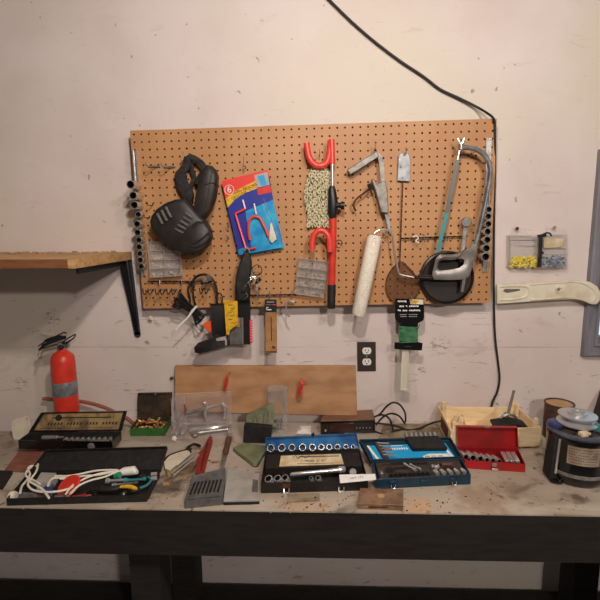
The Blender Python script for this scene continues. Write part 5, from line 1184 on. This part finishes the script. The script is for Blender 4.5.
tg.build('paper_strip', tt); text('lettering', 'LOT 171', lerp4(q4,.47,.5)+Z*.0011, q4[1]-q4[0], q4[3]-q4[0], .0115, 'greypl', tt, fit=.036)
# thin board piece under the case front
g = G(); q4 = [flat(B(*p_), BZ+.0003) for p_ in ((287,503),(320,501.5),(319.5,494),(288,495.5))]; g.loft([q4, [p_+Z*.003 for p_ in q4]], 'cloth'); g.cyl(lerp4(q4,.86,.4)+Z*.003, lerp4(q4,.86,.4)+Z*.0034, .0035, 'darkhole', 12)
tag(g.build('card_scrap'), 'flat grey beige card scrap with a hole lying in front of the black case', 'card')

# ---- teal case
z1 = .030
c4 = [flat(B(*p_), BZ+.0005) for p_ in ((375.5,489.5),(470.5,484.5))]; c4 += [flat(B(462,458,z1), BZ+.0005), flat(B(371.5,461,z1), BZ+.0005)]
tc_ = thing('teal_tool_case', 'open teal moulded case of sockets and ratchets with a light blue lid card', 'tool case', lerp4(c4,.5,.5))
g = G(); g.tray(c4, Z, z1, .004, 'teal', 'teal'); g.build('tray', tc_, bevel=.001)
T0, T1 = B(359,439.5,.066), B(450,436.5,.066)
h0, h1 = c4[3]+Z*(z1+.001)-X*.004, c4[2]+Z*(z1+.001)+X*.002
lc = [h0, h1, T1, T0]; n_ = (lc[1]-lc[0]).cross(lc[3]-lc[0]).normalized(); n_ = n_ if n_.z > 0 else -n_
g = G(); g.tray([p_-n_*.016 for p_ in lc], n_, .018, .004, 'teal', 'teal'); g.build('lid', tc_, bevel=.001)
LQ = lambda a, b, z=0: lerp4(lc, a, b)+n_*(z-.0118)
def lp(nm, pts, m, z=0, par=None):
    g = G(); g.loft([[LQ(a, b, z) for a, b in pts], [LQ(a, b, z+.0006) for a, b in pts]], m); return g.build(nm, par or tc_)
lp('lid_card', [(.06,.06),(.95,.06),(.93,.80),(.07,.80)], 'sky')
lp('white_stripe', [(.095,.06),(.125,.06),(.085,.80),(.060,.80)], 'paper', .0007); lp('white_stripe', [(.905,.06),(.94,.06),(.885,.80),(.86,.80)], 'paper', .0007)
lp('white_patch', [(.62,.08),(.90,.12),(.88,.30),(.68,.32),(.60,.22)], 'paper', .0007)
ru, uu = (lc[1]-lc[0]).normalized(), (lc[3]-lc[0]).normalized()
g = G()
for i in range(9): g.box(LQ(.27+i*.026,.60,.0012), (.0045,.0075,.0005), 'paper', (ru, uu, n_))
g.box(LQ(.33,.74,.0012), (.07,.002,.0005), 'paper', (ru, uu, n_)); g.build('lid_print', tc_)
g = G()
for i in range(12):
    if i % 4 != 3: g.box(LQ(.63+i*.018,.20,.0014), (.003,.004,.0005), 'rust', (ru, uu, n_))
g.build('patch_print', tc_)
# screwdriver bit clip and socket clip in the lid
cl1 = thing('bit_clip', 'dark clip of pale screwdriver bits standing in the lid of the teal case', 'bit holder', LQ(.22,.35))
g = G(); g.loft([[LQ(.155,.12,.001), LQ(.215,.08,.001), LQ(.205,.86,.001), LQ(.150,.86,.001)], [LQ(.155,.12,.012), LQ(.215,.08,.012), LQ(.205,.86,.012), LQ(.150,.86,.012)]], 'mould'); g.build('clip_body', cl1)
for i in range(5): g = G(); g.tube([LQ(.17,.80-i*.14,.014), LQ(.295,.74-i*.14,.014)], .0023, 'chrome' if i != 2 else 'copper', 7); tag(g.build('screwdriver_bit'), ['top','second','third','fourth','lowest'][i]+' screwdriver bit in the clip of the teal case lid', 'screwdriver bit', 'bits in the teal case lid')
sc = thing('socket_clip', 'black clip of sockets along the back right of the teal case lid', 'socket clip', LQ(.68,.70))
g = G(); g.loft([[LQ(.52,.45,.001), LQ(.89,.42,.001), LQ(.86,1.0,.001), LQ(.50,1.0,.001)], [LQ(.52,.45,.018), LQ(.89,.42,.018), LQ(.86,1.0,.018), LQ(.50,1.0,.018)]], 'blackm'); g.build('clip_body', sc)
for i in range(7):
    p_ = LQ(.53+i*.052,.98,.010); g = G(); g.pipe(p_-uu*.004+Y*.006, p_+uu*.014+n_*.004+Z*.006, .0062, 'dull', 12, .3)
    tag(g.build('socket'), ['first','second','third','fourth','fifth','sixth','last'][i]+' small dark socket from the left on the teal case lid clip', 'socket', 'sockets on the lid clip')
# moulded insert of the tray with recesses
TQ = lambda a, b, z=0: lerp4([p_+Z*z1 for p_ in c4], a, b)+Z*z
g = G(); g.loft([[TQ(.045,.05,-.024), TQ(.955,.05,-.024), TQ(.955,.95,-.024), TQ(.045,.95,-.024)], [TQ(.045,.05,-.004), TQ(.955,.05,-.004), TQ(.955,.95,-.004), TQ(.045,.95,-.004)]], 'mould'); g.build('moulded_insert', tc_)
def rec(pts): 
    g = G(); g.loft([[TQ(a, b, -.0038) for a, b in pts], [TQ(a, b, -.0033) for a, b in pts]], 'darkhole'); g.build('recess', tc_)
def rrect(a0, a1, b0, b1): return [(a0,b0),(a1,b0),(a1,b1),(a0,b1)]
for r4 in ((.20,.40,.78,.90),(.22,.36,.52,.64),(.42,.60,.74,.88),(.66,.86,.62,.74),(.14,.60,.14,.26),(.70,.90,.38,.50)): rec(rrect(*r4))
rec([(.17+.055*math.cos(t*PI/8), .50+.16*math.sin(t*PI/8)) for t in range(16)])
g = G(); g.tube(sm([TQ(.08,.70,-.001),TQ(.11,.82,-.001),TQ(.16,.84,-.001),TQ(.20,.72,-.001)], 4), .0016, 'rust', 6); g.build('worn_groove', tc_)
for i in range(5):
    a_ = .645+i*.073; g = G(); g.lathe([(.0062,0),(.0066,.003),(.0066,.016),(.0050,.020)], TQ(a_+.01,.10,.001), TQ(a_-.012,.30,.001)-TQ(a_+.01,.10,.001), 'chrome', 14)
    tag(g.build('socket'), ['first','second','third','fourth','last'][i]+' bright socket from the left in the front right row of the teal case', 'socket', 'bright sockets in the teal case')
for i in range(9):
    a_ = .17+i*.048; g = G(); g.pipe(TQ(a_,.23,-.001), TQ(a_-.004,.12,.002), .0052, 'darksteel', 10, .3); tag(g.build('socket'), ['first','second','third','fourth','fifth','sixth','seventh','eighth','last'][i]+' dark socket from the left in the front row of the teal case', 'socket', 'dark sockets in the teal case')
g = G(); g.lathe([(.0045,0),(.006,.002),(.006,.014),(.004,.016)], TQ(.075,.18,.001), TQ(.07,.4,.001)-TQ(.075,.18,.001), 'steel', 12); tag(g.build('adapter'), 'short steel adapter in the front left corner of the teal case', 'adapter')
for nm_, a_, b_, a2, b2, r_, lab in (('ratchet_driver',.34,.74,.44,.34,.0048,'slim steel ratchet driver lying in the middle of the teal case'),('extension_bar',.40,.70,.50,.36,.0036,'short steel extension bar beside the ratchet driver in the teal case'),('cross_bar',.62,.52,.70,.50,.0060,'chrome cross handle at the centre right of the teal case'),('cross_shaft',.665,.56,.665,.38,.0036,'thin chrome shaft below the cross handle in the teal case')):
    g = G(); p0, p1 = TQ(a_,b_,.002), TQ(a2,b2,.002); L = (p1-p0).length; g.lathe([(r_*.8,0),(r_,L*.1),(r_*.7,L*.3),(r_*.7,L*.7),(r_*1.2,L*.8),(r_*1.1,L)], p0, p1-p0, 'chrome', 12); tag(g.build(nm_), lab, 'hand tool')
g = G(); g.box(TQ(.80,.62,.001), (.030,.012,.006), 'handlewood'); tag(g.build('bit_block', bevel=.001), 'small brown bit block in the right half of the teal case', 'block')
for f_ in (.18, .50, .82):
    g = G(); p_ = c4[0].lerp(c4[1], f_)+FRONT*.002+Z*.018; rx_ = (c4[1]-c4[0]).normalized(); g.box(p_, (.020,.006,.012), 'teal', (rx_, Y, Z)); g.build('latch', tc_, bevel=.001)
    if f_ != .5: g = G(); g.tube([p_-rx_*.006+Z*-.004+FRONT*.003, p_-rx_*.005+Z*-.013+FRONT*.006, p_+rx_*.005+Z*-.013+FRONT*.006, p_+rx_*.006+Z*-.004+FRONT*.003], .0014, 'chrome', 6); g.build('wire_bail', tc_)

# ---- small transparent box front
c4 = [flat(B(*p_), BZ+.0005) for p_ in ((357,512.5),(403,514),(403.5,493),(360,490.5))]
z1 = .016
sb = thing('small_flat_box', 'small scuffed amber plastic box at the front edge of the bench', 'box', lerp4(c4,.5,.5))
c4[0] = flat(B(357.5,509,0), BZ+.0005); c4[1] = flat(B(403,511,0), BZ+.0005)
c4[2] = flat(B(403.5,489,z1), BZ+.0005); c4[3] = flat(B(360,488,z1), BZ+.0005)
M['amber'] = mat('scuffed_amber_plastic', (150,118,90), .4, c2=(112,84,64), scale=34)
g = G(); g.loft([c4, [p_+Z*.008 for p_ in c4]], 'amber'); g.build('base', sb, bevel=.001)
g = G(); g.loft([[p_+Z*.0084 for p_ in c4], [p_+Z*z1 for p_ in c4]], 'amber'); g.build('lid', sb, bevel=.0012)
g = G(); cc_ = lerp4(c4,.5,.5)+Z*(z1+.0003); g.lathe([(.009,0),(.010,.0006),(.008,.0006)], cc_, Z, 'bulletlid', 24); g.build('round_mark', sb)
g = G(); p_ = c4[0].lerp(c4[1],.45)+FRONT*.001+Z*.008; g.box(p_, (.05,.002,.003), 'rust'); g.build('front_catch', sb)

# ---- wooden crate
yF = -B(495,449).y
fl, fr = B(450,452.5), B(540,448.5)
F0, F1 = flat(fl, BZ+.006), flat(fr, BZ+.006); K0, K1 = Vector((W(438,420,.03).x, -.030, BZ+.006)), Vector((W(517,420,.03).x, -.030, BZ+.006))
hF = W(495,424,-F0.y).z-BZ; 
hF = .074
ck = thing('wooden_crate', 'pale thin wood produce crate against the wall behind the red socket box', 'crate', flat((F0+F1+K0+K1)/4, BZ))
t_ = .006
def slab(a, b, z0, z1, off, m, nm, par, bev=.0008):
    d = (b-a); d.z = 0; n = Vector((-d.y, d.x, 0)).normalized()*off
    g = G(); p = [flat(a, z0), flat(b, z0), flat(b+n, z0), flat(a+n, z0)]; g.loft([p, [flat(v, z1) for v in p]], m); return g.build(nm, par, bevel=bev)
slab(F0+(F1-F0)*.02, F1, BZ+.008, BZ+hF, .005, 'crate', 'front_board', ck)
slab(K0, K1, BZ+.008, BZ+hF+.002, -.005, 'crate', 'back_board', ck)
s1 = slab(F0, K0, BZ+.008, BZ+hF, -.005, 'crate', 'side_board', ck); slab(F1, K1, BZ+.008, BZ+hF, .005, 'crate', 'side_board', ck)
g = G(); g.loft([[F0+Z*.002, F1+Z*.002, K1+Z*.002, K0+Z*.002], [F0+Z*.005, F1+Z*.005, K1+Z*.005, K0+Z*.005]], 'crate'); g.build('bottom_board', ck)
for c_, sx, sy in ((F0,1,1),(F1,-1,1),(K1,-1,-1),(K0,1,-1)):
    g = G(); a_ = c_+Vector((sx*.007, sy*.007, 0)); s_ = .020
    p = [a_, a_+X*sx*s_, a_+Y*sy*s_]; g.prism([flat(v, BZ+.0004) for v in p], Z*(hF+.024), 'crate'); g.build('corner_post', ck, bevel=.0008)
g = G(); d_ = (K0-F0); p = [F0+d_*.18+X*-.0012, F0+d_*.72+X*-.0012]; g.loft([[p[0]+Z*.018, p[1]+Z*.018, p[1]+Z*.058, p[0]+Z*.058], [v-X*.0006 for v in (p[0]+Z*.018, p[1]+Z*.018, p[1]+Z*.058, p[0]+Z*.058)]], 'rust'); g.build('printed_label', ck)
# contents
tr = thing('plate_tool', 'dark flat plate with an upright steel rod handle standing in the crate', 'hand tool', W(503,424,.10))
g = G(); g.pillow([W(488,419,.12), W(497,417.5,.12), W(508,415.5,.12), W(520,418.5,.12), W(522,421,.12), W(506,424,.12), W(490,423,.12)], FRONT*.06, 'blackm', .2); g.build('plate', tr)
g = G(); g.tube([W(507,418,.13), W(509.5,408,.13), W(514,390.5,.13)], [.0060,.0050,.0045], 'dull', 8); g.ball(W(506.5,414,.135), .008, 'dull'); g.build('rod_handle', tr)
g = G(); g.tube(sm([W(500,418,.15), W(505,415,.15), W(512,415,.15), W(517,418,.15)], 4), .004, 'steel', 8); g.build('wire_brace', tr)
rag('paper_wrap', 'pale crumpled paper scrap in the front left corner of the crate', 'paper', ((452,440),(467,441),(466,425),(450,425)), .070, 'crate', 9)
random.seed(31)

# ---- red socket box
z1 = .026
c4 = [flat(B(*p_), BZ+.0005) for p_ in ((464.5,468.5),(525,472.5))]; c4 += [flat(B(518,448.5,z1), BZ+.0005), flat(B(458,447.5,z1), BZ+.0005)]
rb = thing('red_socket_box', 'bright red metal box standing open with a row of chrome sockets', 'socket set', lerp4(c4,.5,.5))
g = G(); g.tray(c4, Z, z1, .0018, 'redbox', 'redin'); g.build('tray', rb)
T0, T1 = W(457,426.5,-c4[3].y-.006), W(517.5,427.5,-c4[2].y-.006)
lc = [c4[3]+Z*(z1+.001), c4[2]+Z*(z1+.001), T1, T0]; n_ = (lc[1]-lc[0]).cross(lc[3]-lc[0]).normalized(); n_ = n_ if n_.y < 0 else -n_
g = G(); g.tray([p_-n_*.014 for p_ in lc], n_, .016, .0018, 'redbox', 'redin'); g.build('lid', rb)
g = G(); g.box(lc[3].lerp(lc[2],.5)+Z*.001+n_*.002, (.016,.006,.004), 'steel'); g.build('lid_catch', rb)
TQ = lambda a, b, z=0: lerp4([p_+Z*z1 for p_ in c4], a, b)+Z*z
for i, (u, v, rp) in enumerate(((465.8,457.5,3.2),(473,458.3,3.5),(480.3,459.2,3.2),(486.8,460.3,2.7),(493,461,2.8),(499.2,461.6,2.4))):
    e_ = B(u, v, .018); e_ = Vector((e_.x, e_.y, BZ+.016)); r = rp*.0029
    g = G(); g.pipe(e_+Vector((-.006,.036,.000)), e_+Vector((0,-.002,.004)), r, 'chrome', 18, .2)
    tag(g.build('socket'), ['leftmost chrome socket in the red box','widest chrome socket, second from the left in the red box','third chrome socket from the left in the red box','fourth chrome socket from the left in the red box','fifth chrome socket from the left in the red box','rightmost and narrowest chrome socket in the red box'][i], 'socket', 'sockets in the red box')
for i in range(3):
    g = G(); a_ = .70+i*.085; g.loft([[TQ(a_,.25,-.010), TQ(a_+.075,.25,-.010), TQ(a_+.055,.80,-.008), TQ(a_-.02,.80,-.008)], [TQ(a_,.25,-.004), TQ(a_+.075,.25,-.004), TQ(a_+.055,.80,-.002), TQ(a_-.02,.80,-.002)]], 'chrome')
    tag(g.build('steel_plate', bevel=.0008), ['left','middle','right'][i]+' one of three flat chrome pieces at the right end of the red box', 'metal piece')
g = G(); p_ = c4[0].lerp(c4[1],.49)+FRONT*.002; g.box(p_+Z*.018, (.014,.004,.012), 'steel'); g.box(p_+Vector((.001,-.004,.006)), (.018,.003,.007), 'chrome'); g.build('latch', rb, bevel=.001)

# ---- rusty can behind the motor
kc_ = W(559.5,402.5,.11); kc_ = flat(kc_, BZ); kr_ = 13.6*mpp(.11); kh = W(559,402.5,.11).z-BZ
cn = thing('rusty_can', 'tall brown rusty can with a tan top behind the electric motor', 'can', kc_)
g = G(); g.lathe([(kr_*.98,.0006),(kr_*1.02,.003),(kr_,.006),(kr_,kh*.5),(kr_*1.01,kh*.52),(kr_,kh*.54),(kr_,kh-.005),(kr_*1.04,kh-.003),(kr_*1.04,kh),(kr_*.94,kh),(kr_*.94,kh-.006),(.001,kh-.006)], kc_, Z, 'can', 36); g.build('can_body', cn)
g = G(); g.lathe([(kr_*.92,kh-.0058),(kr_*.92,kh-.0035),(.001,kh-.0035)], kc_, Z, 'bulletlid', 32); g.build('tan_disc', cn)

# ---- electric motor
rM = 29.5*mpp(.40)
mc = flat(B(589.5,490.5), BZ)+Y*rM*.98; mc = flat(mc, BZ)
em = thing('electric_motor', 'black cylindrical electric motor with a stepped grey pulley on top, at the right end of the bench', 'electric motor', mc)
em['label'] = 'black cylindrical electric motor with a stepped pulley on top, at the bench right end'
hM = W(579,443,-mc.y+rM).z-BZ
g = G(); g.lathe([(rM*.55,.002),(rM*.90,.004),(rM*.97,.014),(rM,.020),(rM,.030),(rM*.985,.034),(rM*.985,hM-.012),(rM,hM-.008),(rM*.985,hM)], mc, Z, 'blackenamel', 48); g.build('housing', em)
g = G(); g.lathe([(rM*1.012,.030),(rM*1.02,.032),(rM*1.02,.039),(rM*1.012,.041)], mc, Z, 'steel', 48, cap=False); g.build('steel_band', em)
g = G(); g.lathe([(rM*1.0,hM+.0002),(rM*1.005,hM+.004),(rM*.93,hM+.009),(rM*.5,hM+.011),(rM*.2,hM+.014),(.001,hM+.014)], mc, Z, 'mould', 48); g.build('end_plate', em)
g = G(); g.lathe([(rM*1.006,hM+.0005),(rM*1.012,hM+.005),(rM*.90,hM+.0105),(rM*.86,hM+.0105)], mc, Z, 'bluesteel', 48, cap=False); g.build('end_rim', em)
for i in range(10):
    a_ = i*PI/5+.3; g = G(); g.box(mc+Vector((math.cos(a_)*rM*.70, math.sin(a_)*rM*.70, hM+.0125)), (.020,.007,.003), 'blackm', (Vector((math.cos(a_), math.sin(a_), 0)), Vector((-math.sin(a_), math.cos(a_), 0)), Z)); g.build('vent_slot', em)
g = G(); a0, a1 = -PI/2-.78, -PI/2+.26; zz0, zz1 = W(579,467,-mc.y+rM).z-BZ, W(579,449,-mc.y+rM).z-BZ
cvp = [[mc+Vector((math.cos(a0+(a1-a0)*i/14)*rM*k, math.sin(a0+(a1-a0)*i/14)*rM*k, z)) for k, z in ((.99,zz0),(1.006,zz0),(1.006,zz1),(.99,zz1))] for i in range(15)]
g.loft(cvp, 'mlabel'); g.build('name_plate', em)
g = G()
for j in range(6):
    for i in range(13):
        if (i*7+j*5) % 6:
            a_ = a0+(a1-a0)*(.07+.067*i); g.box(mc+Vector((math.cos(a_)*rM*1.0075, math.sin(a_)*rM*1.0075, zz0+(zz1-zz0)*(.12+.15*j))), (.0038,.0004,.0016), 'brownbox', (Vector((-math.sin(a_), math.cos(a_), 0)), Vector((math.cos(a_), math.sin(a_), 0)), Z))
g.build('plate_print', em)
pc = W(577.5,414,.0); 
pz = hM+.040; pcx = mc+Vector((-.002,.004,0))
g = G(); g.lathe([(.016,hM+.012),(.016,pz-.018),(.013,pz-.018)], pcx, Z, 'dull', 24); g.build('shaft_collar', em)
pu = G(); R1 = 17.8*mpp(.33)
pu.lathe([(.010,pz-.022),(R1*1.0,pz-.020),(R1*1.04,pz-.017),(R1*1.04,pz-.014),(R1*.72,pz-.006),(R1*.72,pz-.003),(R1*.98,pz+.004),(R1*.98,pz+.008),(R1*.62,pz+.0085),(R1*.50,pz+.009),(R1*.48,pz+.014),(R1*.36,pz+.0145),(R1*.34,pz+.020),(R1*.18,pz+.020),(R1*.17,pz+.017),(.001,pz+.017)], pcx, Z, 'pulley', 44); pu.build('stepped_pulley', em)
g = G(); b_ = mc+Vector((-rM*.97, -rM*.30, 0)); g.loft([[b_+Vector((x, y, .010)) for x, y in ((-.012,-.014),(.010,-.014),(.012,.030),(-.012,.030))], [b_+Vector((x, y, hM*.98)) for x, y in ((-.002,-.010),(.018,-.012),(.020,.030),(0,.030))]], 'blackm'); g.build('side_bracket', em, bevel=.002)
g = G(); g.tube([b_+Vector((.002,-.018,.030)), b_+Vector((.008,-.016,hM*.95))], .0032, 'chrome', 8); g.build('bright_rod', em)
g = G(); g.tube(sm([b_+Vector((-.010,-.012,.010)), b_+Vector((-.004,-.022,.008)), b_+Vector((.012,-.028,.008)), b_+Vector((.016,-.016,.012))], 4), .0055, 'blackenamel', 8); g.build('foot_clamp', em)
g = G(); g.pillow([mc+Vector((x, y, hM+.004)) for x, y in ((-rM*.98,.010),(-rM*.84,-.016),(-rM*.58,-.008),(-rM*.52,.024),(-rM*.66,.040),(-rM*.92,.030))], Z*.020, 'bluetape', .3); g.build('blue_terminal_cover', em)
g = G(); g.box(mc+Vector((-.012,-rM*.66,hM+.014)), (.026,.018,.010), 'label', (Vector((.95,.2,0)).normalized(), Vector((-.2,.95,0)).normalized(), Z)); g.build('paper_tag', em, bevel=.001)
g = G(); g.box(mc+Vector((.034,-rM*.30,hM+.020)), (.020,.016,.022), 'teel'); g.build('teal_lug', em, bevel=.002)
# ---- board at the right
g = G(); p = WP([(592,415),(596,420),(606,398),(603,390)], .16); p = [B(590,424,.02), B(596,428,.02)]
a_, b_ = Vector((W(594,424,.12).x, -.12, BZ+.0005)), W(606,388,.012)
g.loft([[a_+Vector((-.012,0,0)), a_+Vector((.012,0,0)), a_+Vector((.012,.02,0)), a_+Vector((-.012,.02,0))], [b_+Vector((-.012,0,0)), b_+Vector((.012,0,0)), b_+Vector((.012,.010,0)), b_+Vector((-.012,.010,0))]], 'grain')
tag(g.build('dark_batten', bevel=.001), 'dark wood batten leaning against the wall behind the motor', 'board')

# ---- wood chips and shavings, loose scraps
g = G()
for (u, v, n, s) in ((168,483,10,4),(214,463,9,4),(223,452,5,3),(240,470,10,6),(284,503,22,9),(325,504,20,9),(300,507,24,18),(412,506,34,14),(450,509,22,26),(150,496,14,10),(190,480,8,6),(575,496,14,20),(350,497,8,6),(470,495,12,20),(40,509,8,14)):
    for i in range(n//2+2):
        p_ = B(u+random.gauss(0, s), min(v+random.gauss(0, s*.35), 512-(300-u)*.012 if u < 300 else 513), 0); p_ = flat(p_, BZ+.0012)
        a_ = random.uniform(0, PI); s_ = random.uniform(.0010,.0034); g.box(p_, (s_*2, s_, .0016), 'shaving' if random.random() < .7 else 'rust', (Vector((math.cos(a_), math.sin(a_), random.uniform(-.1,.1))).normalized(), Vector((-math.sin(a_), math.cos(a_), 0)), Z))
tag(g.build('wood_shavings'), 'scattered wood shavings and crumbs along the front of the bench top', 'wood shavings', kind='stuff')
g = G(); p_ = flat(B(214,463), BZ+.004)
for k in range(3): g.tube(sm([p_+Vector((-.012+k*.006,.004,0)), p_+Vector((-.004+k*.005,-.003,.003)), p_+Vector((.006+k*.002,.002,.002)), p_+Vector((.014,-.002+k*.003,0))], 4), .0022, 'shaving', 6, flat=(Z,.4))
tag(g.build('curled_shaving'), 'curled orange wood shaving beside the old screwdriver', 'wood shaving')
g = G(); p_ = flat(B(166,484), BZ+.0005); g.lathe([(.010,0),(.009,.0015),(.001,.0018)], p_, Z, 'shaving', 14)
tag(g.build('wood_disc'), 'small pale wood disc on the stained bench right of the black case', 'wood piece')
cam = bpy.data.cameras.new('camera'); co = bpy.data.objects.new('camera', cam); COL.objects.link(co)
cam.sensor_fit = 'HORIZONTAL'; cam.sensor_width = 36; cam.lens = FPX*36/600; cam.clip_start = .02
mt = Matrix((CR, CU, -CF)).transposed().to_4x4(); mt.translation = CP; co.matrix_world = mt; SC.camera = co
def light(name, loc, power, col, rad):
    l = bpy.data.lights.new(name, 'POINT'); l.energy = power; l.color = col; l.shadow_soft_size = rad
    o = bpy.data.objects.new(name, l); COL.objects.link(o); o.location = loc; return o
light('ceiling_bulb', (.64,-1.27,2.30), 38, (1,.895,.815), .035)
light('second_ceiling_bulb', (1.10,-1.35,2.30), 20, (1,.895,.815), .04)
light('far_ceiling_bulb', (1.5,-3.0,2.34), 84, (1,.90,.83), .06)
w = bpy.data.worlds.new('surroundings'); SC.world = w; w.use_nodes = True; nt = w.node_tree
bg = nt.nodes['Background']; tc = nt.nodes.new('ShaderNodeTexCoord'); sp = nt.nodes.new('ShaderNodeSeparateXYZ')
mr = nt.nodes.new('ShaderNodeMapRange'); mr.inputs['From Min'].default_value = .0; mr.inputs['From Max'].default_value = .12
mx = nt.nodes.new('ShaderNodeMixRGB'); mx.inputs['Color1'].default_value = (.105,.095,.09,1); mx.inputs['Color2'].default_value = (.75,1.15,1.35,1)
nt.links.new(tc.outputs['Generated'], sp.inputs[0]); nt.links.new(sp.outputs['Y'], mr.inputs['Value']); nt.links.new(mr.outputs[0], mx.inputs['Fac'])
nt.links.new(mx.outputs[0], bg.inputs['Color']); bg.inputs['Strength'].default_value = 1
vs = SC.view_settings; vs.view_transform = 'Standard'; vs.look = 'None'; vs.gamma = 1; vs.exposure = 0; vs.use_curve_mapping = False
